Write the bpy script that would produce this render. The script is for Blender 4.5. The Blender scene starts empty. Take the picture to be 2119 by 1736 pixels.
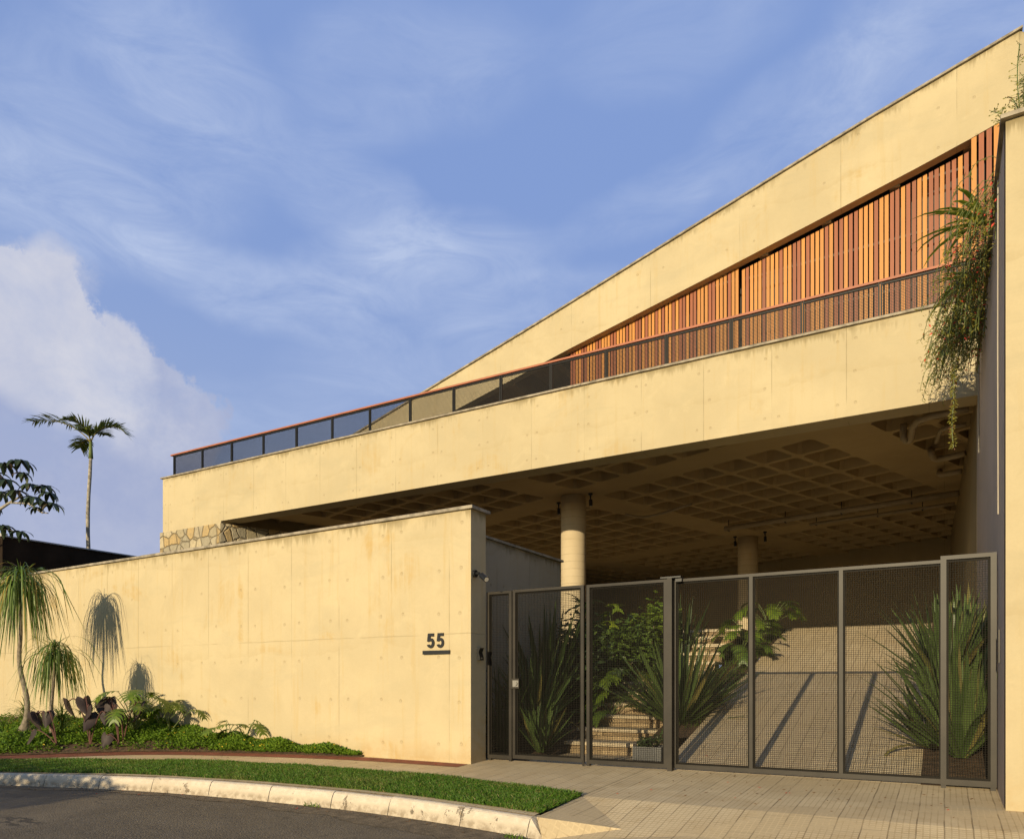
import bpy, math, random
from mathutils import Vector, Matrix
R = math.radians
C = bpy.context.scene.collection
scn = bpy.context.scene
PI = math.pi

# ------------------------------------------------------------------ camera
YAW = 30.29
EYE = 1.1
cam_d = bpy.data.cameras.new('camera')
cam_d.sensor_width = 36.0
cam_d.lens = 36.0*1532/2119
cam_d.shift_y = (1414-868)/2119
cam_d.clip_start = 0.05
cam_d.clip_end = 3000
cam = bpy.data.objects.new('camera', cam_d)
cam.location = (0, 0, EYE)
cam.rotation_euler = (R(90), 0, R(YAW))
C.objects.link(cam)
scn.camera = cam

# survey helper: turns a bearing read off the site photograph into a real point on a known plane
_c, _s = math.cos(R(YAW)), math.sin(R(YAW))
def bearing(x, y):
    l = (x-1059.5)/1532
    return (l*_c-_s, _c+l*_s, (1414-y)/1532)
def onY(x, y, Y):
    r = bearing(x, y); t = Y/r[1]
    return Vector((r[0]*t, Y, EYE+r[2]*t))
def onX(x, y, X):
    r = bearing(x, y); t = X/r[0]
    return Vector((X, r[1]*t, EYE+r[2]*t))
def onZ(x, y, z):
    r = bearing(x, y); t = (z-EYE)/r[2]
    return Vector((r[0]*t, r[1]*t, z))

# ------------------------------------------------------------------ light
SUN_EL = 12.7
sun_d = bpy.data.lights.new('sun', 'SUN')
sun_d.energy = 4.6
sun_d.angle = R(0.5)
sun_d.color = (1.0, 0.82, 0.52)
sun = bpy.data.objects.new('sun', sun_d)
sun.rotation_euler = (R(90-SUN_EL), 0, R(0))
C.objects.link(sun)
scn.view_settings.view_transform = 'Standard'
scn.view_settings.look = 'None'
scn.view_settings.exposure = 0.12
scn.view_settings.gamma = 1
scn.view_settings.use_curve_mapping = False
scn.cycles.max_bounces = 8
scn.cycles.diffuse_bounces = 5
scn.cycles.transparent_max_bounces = 12

# ------------------------------------------------------------------ node helpers
class G:
    def __init__(s, nt): s.nt = nt
    def n(s, t, **kw):
        o = s.nt.nodes.new(t)
        for k, v in kw.items(): setattr(o, k, v)
        return o
    def put(s, sock, v):
        if v is None: return
        if isinstance(v, bpy.types.NodeSocket): s.nt.links.new(v, sock)
        else: sock.default_value = v
    def m(s, op, a, b=None, c=None, clamp=False):
        o = s.n('ShaderNodeMath', operation=op); o.use_clamp = clamp
        s.put(o.inputs[0], a); s.put(o.inputs[1], b); s.put(o.inputs[2], c)
        return o.outputs[0]
    def v(s, op, a, b=None, scale=None):
        o = s.n('ShaderNodeVectorMath', operation=op)
        s.put(o.inputs[0], a); s.put(o.inputs[1], b)
        if scale is not None: s.put(o.inputs['Scale'], scale)
        return o.outputs['Value'] if op in ('DOT_PRODUCT', 'LENGTH', 'DISTANCE') else o.outputs['Vector']
    def xyz(s, v):
        o = s.n('ShaderNodeSeparateXYZ'); s.put(o.inputs[0], v); return o.outputs
    def comb(s, x, y, z):
        o = s.n('ShaderNodeCombineXYZ')
        for i, q in enumerate((x, y, z)): s.put(o.inputs[i], q)
        return o.outputs[0]
    def noise(s, vec, scale, detail=4, rough=0.55, dist=0.0):
        o = s.n('ShaderNodeTexNoise')
        s.put(o.inputs['Vector'], vec); o.inputs['Scale'].default_value = scale
        o.inputs['Detail'].default_value = detail; o.inputs['Roughness'].default_value = rough
        o.inputs['Distortion'].default_value = dist
        return o.outputs['Fac']
    def ss(s, val, a, b):
        o = s.n('ShaderNodeMapRange', interpolation_type='SMOOTHSTEP')
        s.put(o.inputs[0], val); s.put(o.inputs[1], a); s.put(o.inputs[2], b)
        return o.outputs[0]
    def lin(s, val, a, b, c=0.0, d=1.0):
        o = s.n('ShaderNodeMapRange')
        s.put(o.inputs[0], val)
        for i, q in enumerate((a, b, c, d)): s.put(o.inputs[1+i], q)
        return o.outputs[0]
    def mix(s, f, a, b, blend='MIX'):
        o = s.n('ShaderNodeMix', data_type='RGBA', blend_type=blend)
        s.put(o.inputs[0], f)
        s.put(o.inputs[6], a if isinstance(a, bpy.types.NodeSocket) else (*a, 1))
        s.put(o.inputs[7], b if isinstance(b, bpy.types.NodeSocket) else (*b, 1))
        return o.outputs[2]
    def pos(s): return s.n('ShaderNodeNewGeometry').outputs['Position']
    def rnd(s): return s.n('ShaderNodeNewGeometry').outputs['Random Per Island']
    def scalev(s, v, k): return s.v('MULTIPLY', v, k)
    def bump(s, h, dist, strength=1.0):
        o = s.n('ShaderNodeBump'); s.put(o.inputs['Height'], h)
        o.inputs['Distance'].default_value = dist; o.inputs['Strength'].default_value = strength
        return o.outputs[0]
def newmat(name):
    m = bpy.data.materials.new(name); m.use_nodes = True
    m.node_tree.nodes.clear()
    return m, G(m.node_tree)
def finish(g, col, rough=0.8, normal=None, metal=0.0, spec=0.5, trans=0.0, transcol=None):
    p = g.n('ShaderNodeBsdfPrincipled'); out = g.n('ShaderNodeOutputMaterial')
    g.put(p.inputs['Base Color'], col if isinstance(col, bpy.types.NodeSocket) else (*col, 1))
    g.put(p.inputs['Roughness'], rough); p.inputs['Metallic'].default_value = metal
    p.inputs['Specular IOR Level'].default_value = spec
    if normal is not None: g.put(p.inputs['Normal'], normal)
    sh = p.outputs[0]
    if trans > 0:
        t = g.n('ShaderNodeBsdfTranslucent')
        g.put(t.inputs[0], transcol if transcol is not None else (col if isinstance(col, bpy.types.NodeSocket) else (*col, 1)))
        mx = g.n('ShaderNodeMixShader'); mx.inputs[0].default_value = trans
        g.nt.links.new(sh, mx.inputs[1]); g.nt.links.new(t.outputs[0], mx.inputs[2]); sh = mx.outputs[0]
    g.nt.links.new(sh, out.inputs[0])

# ------------------------------------------------------------------ sky
world = bpy.data.worlds.new('World'); scn.world = world; world.use_nodes = True
world.node_tree.nodes.clear()
g = G(world.node_tree)
sky = g.n('ShaderNodeTexSky', sky_type='NISHITA')
sky.sun_disc = False; sky.sun_elevation = R(SUN_EL); sky.sun_rotation = R(180)
sky.air_density = 1.0; sky.dust_density = 0.6; sky.ozone_density = 2.0; sky.altitude = 700
d = g.n('ShaderNodeTexCoord').outputs['Generated']
dx, dy, dz = g.xyz(d)
az = g.m('ARCTAN2', dx, dy)          # 0 = +Y, positive to the right
el = g.m('ARCSINE', dz)
warp = g.noise(d, 3.2, 5, 0.6)
warp2 = g.noise(g.v('ADD', d, (7.1, 2.3, 4.4)), 3.2, 5, 0.6)
azw = g.m('ADD', az, g.m('MULTIPLY', g.m('SUBTRACT', warp, 0.5), 0.16))
elw = g.m('ADD', el, g.m('MULTIPLY', g.m('SUBTRACT', warp2, 0.5), 0.11))
def azel(x, y):
    r = Vector(bearing(x, y)).normalized()
    return math.atan2(r.x, r.y), math.asin(r.z)
def blob(x, y, rx, ry, tilt=0.0, soft=0.9, az_=None, el_=None):
    a0, e0 = azel(x, y); k = 1/1750.0
    u = g.m('SUBTRACT', az_ or azw, a0); v = g.m('SUBTRACT', el_ or elw, e0)
    ct, st = math.cos(R(tilt)), math.sin(R(tilt))
    uu = g.m('MULTIPLY', g.m('ADD', g.m('MULTIPLY', u, ct), g.m('MULTIPLY', v, st)), 1/(rx*k))
    vv = g.m('MULTIPLY', g.m('SUBTRACT', g.m('MULTIPLY', v, ct), g.m('MULTIPLY', u, st)), 1/(ry*k))
    r2 = g.m('ADD', g.m('MULTIPLY', uu, uu), g.m('MULTIPLY', vv, vv))
    return g.ss(r2, 1.0, 1.0-soft)
def acc(lst):
    t = None
    for w, b in lst:
        q = g.m('MULTIPLY', b, w)
        t = q if t is None else g.m('ADD', t, q)
    return t
cir = acc([(.85, blob(540, 600, 360, 100, -6)), (.8, blob(880, 560, 380, 115, 4)), (.55, blob(760, 440, 300, 110, -22)),
           (0.55, blob(180, 300, 420, 230, 15)), (0.55, blob(330, 60, 330, 130, -25)), (0.45, blob(850, 170, 420, 120, 8)),
           (0.55, blob(1960, 80, 330, 200, 10)), (0.5, blob(1650, 240, 330, 110, 18)), (0.35, blob(1400, 60, 330, 110, 5)), (0.45, blob(1120, 640, 300, 70, 8)),
           (0.5, blob(120, 420, 260, 120, 0)), (0.4, blob(1330, 420, 260, 70, 14)), (0.5, blob(900, 760, 420, 110, 8)), (0.5, blob(560, 900, 300, 130, 0))])
streak = g.noise(g.scalev(d, (3.0, 3.0, 9.0)), 2.4, 9, 0.66, 0.8)
cir = g.m('MULTIPLY', cir, g.lin(streak, 0.28, 0.74, 0.12, 1.05), clamp=True)
# cumulus bank on the left: hard-ish billowed edge
bil = g.noise(d, 13, 9, 0.66)
bil2 = g.noise(g.v('ADD', d, (3.3, 9.1, 1.7)), 5.0, 4, 0.55)
azc = g.m('ADD', az, g.m('MULTIPLY', g.m('SUBTRACT', bil, 0.5), 0.10))
elc = g.m('ADD', el, g.m('ADD', g.m('MULTIPLY', g.m('SUBTRACT', bil, 0.5), 0.10), g.m('MULTIPLY', g.m('SUBTRACT', bil2, 0.5), 0.07)))
cum = acc([(1.0, blob(20, 640, 150, 125, 0, .4, azc, elc)), (1.0, blob(120, 820, 230, 175, 0, .35, azc, elc)), (1.0, blob(320, 885, 140, 135, 0, .3, azc, elc)),
           (0.55, blob(118, 512, 52, 42, 0, .8, azc, elc)), (1.0, blob(150, 1120, 330, 260, 0, .4, azc, elc)), (0.9, blob(-300, 900, 420, 420, 0, .5, azc, elc)),
           (0.5, blob(70, 560, 120, 70, 0, .8, azc, elc))])
cum = g.m('MULTIPLY', g.m('MINIMUM', cum, 1.0), g.lin(g.noise(d, 9, 7, .65, .4), .28, .55, .62, 1.0))
lit = g.m('ADD', g.m('MULTIPLY', g.ss(g.m('SUBTRACT', blob(40, 640, 330, 210, -35, .9), g.m('MULTIPLY', bil2, .35)), 0.0, .6), .8), g.m('ADD', g.m('MULTIPLY', g.m('SUBTRACT', bil2, .42), .8), g.m('MULTIPLY', g.m('SUBTRACT', bil, .5), .9)), clamp=True)
lit = g.m('ADD', lit, g.m('MULTIPLY', g.m('MULTIPLY', blob(330, 850, 230, 130, -20, .9), g.lin(bil, .35, .65, .2, 1.2)), .42), clamp=True)
cumcol = g.mix(lit, (0.345, 0.395, 0.58), (0.60, 0.61, 0.69))
bg = g.n('ShaderNodeBackground'); bg.inputs['Strength'].default_value = 0.10
tint = g.mix(1.0, sky.outputs[0], (1.0, 1.0, 1.0), 'MULTIPLY')
g.put(bg.inputs['Color'], tint)
bc = g.n('ShaderNodeBackground'); bc.inputs['Strength'].default_value = 1.0
g.put(bc.inputs['Color'], (0.45, 0.535, 0.74, 1))
bk = g.n('ShaderNodeBackground'); bk.inputs['Strength'].default_value = 1.0
g.put(bk.inputs['Color'], cumcol)
# thin high haze veil, on the side of the sky away from the sun
veil = g.n('ShaderNodeBackground'); g.put(veil.inputs['Color'], g.mix(g.ss(el, 0.05, 0.62), (0.335, 0.415, 0.62), (0.205, 0.315, 0.63)))
m0 = g.n('ShaderNodeMixShader'); g.put(m0.inputs[0], g.m('MULTIPLY', g.ss(dy, -0.35, 0.45), 0.9))
g.nt.links.new(bg.outputs[0], m0.inputs[1]); g.nt.links.new(veil.outputs[0], m0.inputs[2])
m1 = g.n('ShaderNodeMixShader'); g.put(m1.inputs[0], g.m('ADD', g.m('MULTIPLY', cir, 0.84), .06))
g.nt.links.new(m0.outputs[0], m1.inputs[1]); g.nt.links.new(bc.outputs[0], m1.inputs[2])
m2 = g.n('ShaderNodeMixShader'); g.put(m2.inputs[0], g.m('MULTIPLY', cum, 0.95))
g.nt.links.new(m1.outputs[0], m2.inputs[1]); g.nt.links.new(bk.outputs[0], m2.inputs[2])
wo = g.n('ShaderNodeOutputWorld'); g.nt.links.new(m2.outputs[0], wo.inputs[0])

# ------------------------------------------------------------------ materials
def concrete(name, axis=(1, 0, 0), base=(0.535, 0.45, 0.285), pitch=1.25, u0=0.0, hole_off=0.13, hz0=0.0, hpitch=0.6,
             hjoint=None, ztop=None, ztop_slope=0.0, ulim=None, holes=True, stain=0.5, dirt_floor=None):
    m, g = newmat(name)
    P = g.pos(); X, Y, Z = g.xyz(P)
    u = g.v('DOT_PRODUCT', P, axis)
    big = g.noise(P, 0.55, 5, 0.6, 0.4)
    mid = g.noise(P, 2.6, 6, 0.65, 0.3)
    fine = g.noise(P, 38, 3, 0.7)
    streak = g.noise(g.scalev(P, (9, 9, 0.45)), 1.0, 5, 0.65)
    col = g.mix(g.ss(big, 0.35, 0.68), tuple(b*0.93 for b in base), tuple(min(1, b*1.06) for b in base))
    col = g.mix(g.m('MULTIPLY', g.ss(mid, 0.5, 0.75), 0.35), col, (base[0]*.86, base[1]*.84, base[2]*.80))
    col = g.mix(g.m('MULTIPLY', g.ss(streak, 0.52, 0.74), 0.5*stain), col, (base[0]*.93, base[1]*.82, base[2]*.60))
    st2 = g.m('MULTIPLY', g.ss(g.noise(g.v('ADD', P, (11, 5, 3)), 0.8, 6, 0.7, 0.8), 0.55, 0.72), g.ss(streak, 0.35, 0.65))
    col = g.mix(g.m('MULTIPLY', st2, 0.75*stain), col, (base[0]*.90, base[1]*.74, base[2]*.46))
    pale = g.ss(g.noise(g.v('ADD', P, (1, 25, 9)), 1.3, 7, 0.7, 1.2), 0.57, 0.66)
    col = g.mix(g.m('MULTIPLY', pale, 0.30), col, tuple(min(1, b*1.12) for b in base))
    col = g.mix(g.lin(fine, 0.3, 0.7, 0.0, 0.10), col, (base[0]*.6, base[1]*.58, base[2]*.55))
    lift = g.m('ADD', g.m('MULTIPLY', Z, 1/1.6), g.m('MULTIPLY', g.m('SUBTRACT', g.noise(g.scalev(P, (.5, .5, .2)), 1.0, 5, .6), .5), .55))
    lf = g.m('FRACT', lift)
    col = g.mix(g.m('MULTIPLY', g.m('MULTIPLY', g.ss(lf, .10, .0), g.ss(mid, .35, .6)), .28), col, (base[0]*.78, base[1]*.74, base[2]*.66))
    greyp = g.m('MULTIPLY', g.ss(g.noise(g.v('ADD', g.scalev(P, (.55, .55, 1.4)), (31, 7, 2)), 1.0, 7, .68, 1.0),   .50, .68), .34)
    col = g.mix(greyp, col, (base[0]*.80, base[1]*.83, base[2]*.86))
    # per-pour tone of each formwork panel
    cell = g.m('FLOOR', g.m('MULTIPLY', g.m('SUBTRACT', u, u0), 1/pitch))
    wn = g.n('ShaderNodeTexWhiteNoise', noise_dimensions='1D'); g.put(wn.inputs['W'], cell)
    col = g.mix(g.lin(wn.outputs['Value'], 0, 1, 0, 0.14), col, (base[0]*.72, base[1]*.72, base[2]*.68))
    # joints
    du = g.m('MULTIPLY', g.m('SUBTRACT', g.m('FRACT', g.m('ADD', g.m('MULTIPLY', g.m('SUBTRACT', u, u0), 1/pitch), 0.5)), 0.5), pitch)
    adu = g.m('ABSOLUTE', du)
    wob = g.m('MULTIPLY', g.m('SUBTRACT', g.noise(P, 9, 3), 0.5), 0.006)
    j = g.ss(g.m('ADD', adu, wob), 0.009, 0.002)
    j = g.m('MULTIPLY', j, g.ss(g.noise(g.v('ADD', P, (4, 8, 2)), 1.1, 3), 0.38, 0.58))
    if hjoint is not None:
        dh = g.m('ABSOLUTE', g.m('SUBTRACT', g.m('ADD', Z, g.m('MULTIPLY', g.m('SUBTRACT', g.noise(P, 2.5, 4), .5), .03)), hjoint))
        jh = g.m('MULTIPLY', g.ss(dh, 0.010, 0.002), g.ss(g.noise(g.v('ADD', P, (14, 1, 2)), 1.6, 4), 0.36, 0.56))
        j = g.m('MAXIMUM', j, g.m('MULTIPLY', jh, .8))
    col = g.mix(g.m('MULTIPLY', j, 0.42), col, (base[0]*.35, base[1]*.33, base[2]*.28))
    h = g.m('SUBTRACT', g.m('MULTIPLY', mid, 0.35), g.m('MULTIPLY', j, 0.6))
    h = g.m('ADD', h, g.m('MULTIPLY', fine, 0.10))
    if holes:
        jit = g.n('ShaderNodeTexWhiteNoise', noise_dimensions='2D')
        rowc = g.m('FLOOR', g.m('MULTIPLY', g.m('SUBTRACT', Z, hz0-hpitch/2), 1/hpitch))
        side = g.m('SIGN', du)
        g.put(jit.inputs['Vector'], g.comb(g.m('ADD', g.m('MULTIPLY', cell, 2.3), side), rowc, 0))
        jv = g.m('SUBTRACT', jit.outputs['Value'], .5)
        hu = g.m('SUBTRACT', adu, g.m('ADD', hole_off, g.m('MULTIPLY', jv, .06)))
        hv = g.m('SUBTRACT', g.m('MULTIPLY', g.m('SUBTRACT', g.m('FRACT', g.m('ADD', g.m('MULTIPLY', g.m('SUBTRACT', Z, hz0), 1/hpitch), 0.5)), 0.5), hpitch), g.m('MULTIPLY', jv, .05))
        dist = g.m('SQRT', g.m('ADD', g.m('MULTIPLY', hu, hu), g.m('MULTIPLY', hv, hv)))
        hole = g.ss(dist, 0.030, 0.016)
        keep = g.m('GREATER_THAN', g.m('FRACT', g.m('MULTIPLY', jit.outputs['Value'], 7.77)), 0.12)
        hole = g.m('MULTIPLY', hole, keep)
        col = g.mix(g.m('MULTIPLY', hole, 0.22), col, (base[0]*.5, base[1]*.45, base[2]*.38))
        h = g.m('SUBTRACT', h, g.m('MULTIPLY', hole, 1.6))
        # pock marks / blow holes
        vo = g.n('ShaderNodeTexVoronoi'); g.put(vo.inputs['Vector'], P); vo.inputs['Scale'].default_value = 9
        pk = g.m('MULTIPLY', g.ss(vo.outputs['Distance'], 0.055, 0.02), g.ss(g.noise(P, 1.7, 2), 0.52, 0.6))
        col = g.mix(g.m('MULTIPLY', pk, 0.35), col, (base[0]*.5, base[1]*.45, base[2]*.38))
        h = g.m('SUBTRACT', h, pk)
    if ztop is not None:
        top = g.m('SUBTRACT', ztop, Z) if ztop_slope == 0 else g.m('SUBTRACT', g.m('ADD', ztop, g.m('MULTIPLY', X, ztop_slope)), Z)
        run = g.noise(g.scalev(P, (14, 14, 0.8)), 1.0, 4, 0.7)
        reach = g.lin(run, 0.33, 0.72, 0.03, 0.36)
        w = g.m('MULTIPLY', g.ss(top, reach, 0.0), g.ss(g.noise(P, 1.9, 4), 0.36, 0.62))
        col = g.mix(g.m('MULTIPLY', w, 0.72), col, (base[0]*.36, base[1]*.33, base[2]*.24))
    if dirt_floor is not None:
        w = g.m('MULTIPLY', g.ss(Z, dirt_floor+.45, dirt_floor), g.ss(g.noise(P, 2.2, 6, .7), 0.3, 0.7))
        col = g.mix(g.m('MULTIPLY', w, 0.6), col, (base[0]*.78, base[1]*.56, base[2]*.30))
    finish(g, col, 0.85, g.bump(h, 0.006, 0.8), spec=0.25)
    return m
M = {}
M['facade'] = concrete('facade_concrete', stain=.8, u0=-8.936, pitch=1.245, hole_off=0.12, hz0=5.925, hpitch=0.55, ztop=7.27)
M['fence'] = concrete('boundary_concrete', base=(0.555, 0.462, 0.290), u0=-7.02, pitch=1.055, hole_off=0.19, hz0=2.08, hpitch=0.61, hjoint=1.79, ztop=3.49, stain=1.15, dirt_floor=-.05)
M['gable'] = concrete('gable_concrete', u0=-3.8, pitch=2.0, hole_off=0.3, hz0=9.0, hpitch=0.75, ztop=12.60, ztop_slope=0.287, stain=0.85)
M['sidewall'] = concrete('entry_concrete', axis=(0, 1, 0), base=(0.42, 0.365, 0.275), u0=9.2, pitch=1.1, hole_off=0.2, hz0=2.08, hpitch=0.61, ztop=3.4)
M['pillar'] = concrete('pillar_concrete', base=(0.50, 0.42, 0.262), u0=1.6, pitch=1.2, hz0=2.1, hpitch=0.6, holes=False, ztop=6.08, stain=.9, dirt_floor=-.05)
M['inner'] = concrete('board_concrete', axis=(0, 1, 0), base=(0.56, 0.45, 0.36), u0=8.1, pitch=0.42, holes=False, ztop=6.1, stain=0.3)
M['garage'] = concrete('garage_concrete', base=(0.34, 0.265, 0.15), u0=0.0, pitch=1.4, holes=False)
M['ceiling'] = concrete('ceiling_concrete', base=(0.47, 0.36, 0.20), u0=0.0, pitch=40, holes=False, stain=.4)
M['column'] = concrete('column_concrete', axis=(0, 0, 1), base=(0.565, 0.465, 0.31), u0=0.05, pitch=0.19, holes=False, stain=.5)

def simple(name, col, rough=0.7, var=0.12, scale=4.0, metal=0.0, bumpd=0.0, spec=0.5, detail=5):
    m, g = newmat(name); P = g.pos()
    n = g.noise(P, scale, detail, 0.6)
    c = g.mix(g.ss(n, 0.3, 0.7), tuple(q*(1-var) for q in col), tuple(min(1, q*(1+var)) for q in col))
    finish(g, c, rough, g.bump(n, bumpd) if bumpd else None, metal, spec)
    return m
M['coping'] = simple('weathered_coping', (0.30, 0.26, 0.20), 0.85, 0.35, 6, bumpd=.004)
M['steel'] = simple('painted_steel', (0.030, 0.025, 0.019), 0.45, 0.22, 3.0, spec=.28)
M['wire'] = simple('mesh_wire', (0.013, 0.011, 0.0085), 0.6, 0.15, 3.0, spec=.12)
M['black'] = simple('black_plastic', (0.012, 0.012, 0.012), 0.4, 0.1)
M['blackmetal'] = simple('dark_railing_paint', (0.012, 0.012, 0.013), 0.5, 0.1, spec=.25)
M['chrome'] = simple('worn_steel', (0.28, 0.265, 0.24), 0.4, 0.1, 8, metal=.6)
M['lens'] = simple('lamp_lens', (0.45, 0.43, 0.38), 0.15, 0.03)
M['rust'] = simple('terracotta_rail_paint', (0.36, 0.115, 0.055), 0.55, 0.12)
M['slat_light'] = None
M['pipe'] = simple('cream_pipe', (0.36, 0.29, 0.19), 0.5, 0.1)
M['dark_wall'] = simple('dark_brown_render', (0.030, 0.020, 0.013), 0.9, 0.25, 2.0, spec=.1)
M['cap'] = simple('pale_metal_cap', (0.42, 0.42, 0.42), 0.5, 0.1)
M['soil'] = simple('brown_soil', (0.085, 0.052, 0.028), 0.95, 0.5, 14, bumpd=.02)
M['planter'] = simple('grey_planter', (0.16, 0.16, 0.155), 0.7, 0.1)
M['interior'] = simple('dark_interior', (0.08, 0.075, 0.07), 0.8, 0.1)
M['bark'] = simple('palm_bark', (0.23, 0.19, 0.14), 0.9, 0.35, 18, bumpd=.01)
M['bark_grey'] = simple('grey_bark', (0.30, 0.27, 0.22), 0.9, 0.4, 9, bumpd=.01)
M['stalk_red'] = simple('dark_red_stalk', (0.11, 0.045, 0.035), 0.6, 0.2)
M['stalk_green'] = simple('green_stalk', (0.13, 0.17, 0.05), 0.6, 0.2)
M['cable'] = simple('pale_cable', (0.42, 0.37, 0.29), 0.6, 0.05)

def slatmat(name, base):
    m, g = newmat(name); P = g.pos()
    r = g.rnd()
    gr = g.noise(g.scalev(P, (30, 30, 1.2)), 1.0, 4, .6)
    c = g.mix(r, tuple(q*.84 for q in base), tuple(q*1.12 for q in base))
    c = g.mix(g.m('MULTIPLY', g.ss(gr, .42, .72), .5), c, tuple(q*.62 for q in base))
    finish(g, c, 0.5, None, spec=.4); return m
M['slat_light'] = slatmat('honey_timber', (0.55, 0.222, 0.034))
M['slat_dark'] = slatmat('red_timber', (0.285, 0.074, 0.020))

def stonemat(name, scale, cols, mortar, flat=1.0, zs=1.0):
    m, g = newmat(name); P = g.pos()
    Pw = g.v('ADD', P, g.v('SCALE', g.v('SUBTRACT', g.comb(g.noise(P, 3), g.noise(g.v('ADD', P, (5, 5, 5)), 3), g.noise(g.v('ADD', P, (9, 2, 5)), 3)), (.5, .5, .5)), scale=0.12))
    Q = g.scalev(Pw, (1, 1, zs))
    v1 = g.n('ShaderNodeTexVoronoi', feature='DISTANCE_TO_EDGE'); g.put(v1.inputs['Vector'], Q); v1.inputs['Scale'].default_value = scale
    v2 = g.n('ShaderNodeTexVoronoi'); g.put(v2.inputs['Vector'], Q); v2.inputs['Scale'].default_value = scale
    cr = g.n('ShaderNodeValToRGB'); e = cr.color_ramp.elements; cr.color_ramp.interpolation = 'CONSTANT'
    e[0].position = 0; e[0].color = (*cols[0], 1); e[1].position = 1/len(cols); e[1].color = (*cols[1], 1)
    for i, cc in enumerate(cols[2:]):
        q = e.new((i+2)/len(cols)); q.color = (*cc, 1)
    g.put(cr.inputs[0], g.xyz(v2.outputs['Color'])[0])
    n = g.noise(P, 9, 7, .7)
    c = g.mix(g.m('MULTIPLY', g.ss(n, .35, .75), .5), cr.outputs[0], tuple(q*.55 for q in cols[0]))
    mo = g.ss(v1.outputs['Distance'], 0.024, 0.006)
    c = g.mix(mo, c, mortar)
    h = g.m('ADD', g.ss(v1.outputs['Distance'], 0.0, 0.09), g.m('MULTIPLY', n, .6))
    finish(g, c, .85, g.bump(h, .04), spec=.25); return m
M['stone'] = stonemat('crazy_stone', 3.4, [(0.42, 0.36, 0.25), (0.48, 0.35, 0.17), (0.36, 0.32, 0.23), (0.52, 0.44, 0.29), (0.40, 0.34, 0.22), (0.46, 0.40, 0.28)], (0.20, 0.15, 0.09))
def stepmat(name, a_, b_):
    m, g = newmat(name); P = g.pos(); r = g.rnd(); n = g.noise(P, 7, 7, .7)
    c = g.mix(r, a_, b_); c = g.mix(g.m('MULTIPLY', g.ss(n, .4, .75), .5), c, tuple(q*.6 for q in a_))
    finish(g, c, .85, g.bump(n, .02), spec=.25); return m
M['riser'] = stepmat('riser_stone', (.26, .185, .105), (.50, .38, .225))
M['tread'] = stepmat('tread_stone', (.56, .46, .31), (.66, .55, .38))
M['step'] = stonemat('step_stone', 2.6, [(0.60, 0.48, 0.30), (0.48, 0.35, 0.20), (0.64, 0.54, 0.36), (0.54, 0.42, 0.25)], (0.09, 0.06, 0.035), zs=6.0)

def pavermat(name, base, bw=0.40, bh=0.20, groove=0.05, var=.09, moss=(0.10, 0.070, 0.040)):
    """small cement tiles laid in long rows that run toward the house, each tile with fine cast grooves"""
    m, g = newmat(name); P = g.pos(); X, Y, Z = g.xyz(P)
    wx = g.m('ADD', X, g.m('MULTIPLY', g.m('SUBTRACT', g.noise(P, 1.5, 3), .5), .02))
    row = g.m('FLOOR', g.m('MULTIPLY', wx, 1/bh))
    off = g.n('ShaderNodeTexWhiteNoise', noise_dimensions='1D'); g.put(off.inputs['W'], row)
    yy = g.m('ADD', Y, g.m('MULTIPLY', off.outputs['Value'], bw))
    colm = g.m('FLOOR', g.m('MULTIPLY', yy, 1/bw))
    wn = g.n('ShaderNodeTexWhiteNoise', noise_dimensions='2D'); g.put(wn.inputs['Vector'], g.comb(row, colm, 0))
    tone = wn.outputs['Value']
    def line(t, p, w):
        f = g.m('MULTIPLY', g.m('ABSOLUTE', g.m('SUBTRACT', g.m('FRACT', g.m('ADD', g.m('MULTIPLY', t, 1/p), .5)), .5)), p)
        return g.ss(f, w, w*.3)
    big = g.noise(P, 0.6, 6, .65, .5); mid = g.noise(P, 4, 6, .7); fine = g.noise(P, 60, 2, .6)
    c = g.mix(tone, tuple(q*(1-var) for q in base), tuple(q*(1+var*.6) for q in base))
    c = g.mix(g.m('MULTIPLY', g.ss(big, .38, .66), .6), c, (base[0]*.66, base[1]*.60, base[2]*.52))
    c = g.mix(g.m('MULTIPLY', g.ss(mid, .5, .75), .45), c, (base[0]*.72, base[1]*.64, base[2]*.52))
    c = g.mix(g.lin(fine, .3, .7, 0, .22), c, tuple(q*.5 for q in base))
    brk = g.lin(g.noise(P, 2.2, 4, .6), .35, .6, .15, 1.0)
    j = g.m('MULTIPLY', line(wx, bh, .0075), brk)
    jc = g.m('MULTIPLY', g.m('MULTIPLY', line(yy, bw, .007), brk), .6)
    gr = 0.0
    if groove:
        gr = g.m('MAXIMUM', g.m('MULTIPLY', line(wx, groove, .007), .75), g.m('MULTIPLY', line(yy, groove, .009), .75))
        gr = g.m('MULTIPLY', gr, g.lin(mid, .3, .65, .35, 1.0))
        # light mortar lines where the joints are filled
        gr2 = g.m('MULTIPLY', gr, g.ss(big, .52, .60))
        c = g.mix(g.m('MULTIPLY', g.m('SUBTRACT', gr, gr2), .75), c, (base[0]*.42, base[1]*.34, base[2]*.24))
        c = g.mix(g.m('MULTIPLY', gr2, .5), c, (base[0]*1.15, base[1]*1.15, base[2]*1.1))
    jj = g.m('MAXIMUM', j, jc)
    c = g.mix(g.m('MULTIPLY', jj, .55), c, moss)
    h = g.m('SUBTRACT', g.m('MULTIPLY', mid, .35), jj)
    finish(g, c, .85, g.bump(h, .005, .6), spec=.25); return m
M['paver'] = pavermat('cement_paver', (0.72, 0.585, 0.37))
M['paver_ramp'] = pavermat('ramp_paver', (0.70, 0.58, 0.39), groove=.066)
M['red_paver'] = pavermat('red_brick_strip', (0.30, 0.105, 0.065), .2, .1, None, .25)

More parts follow.
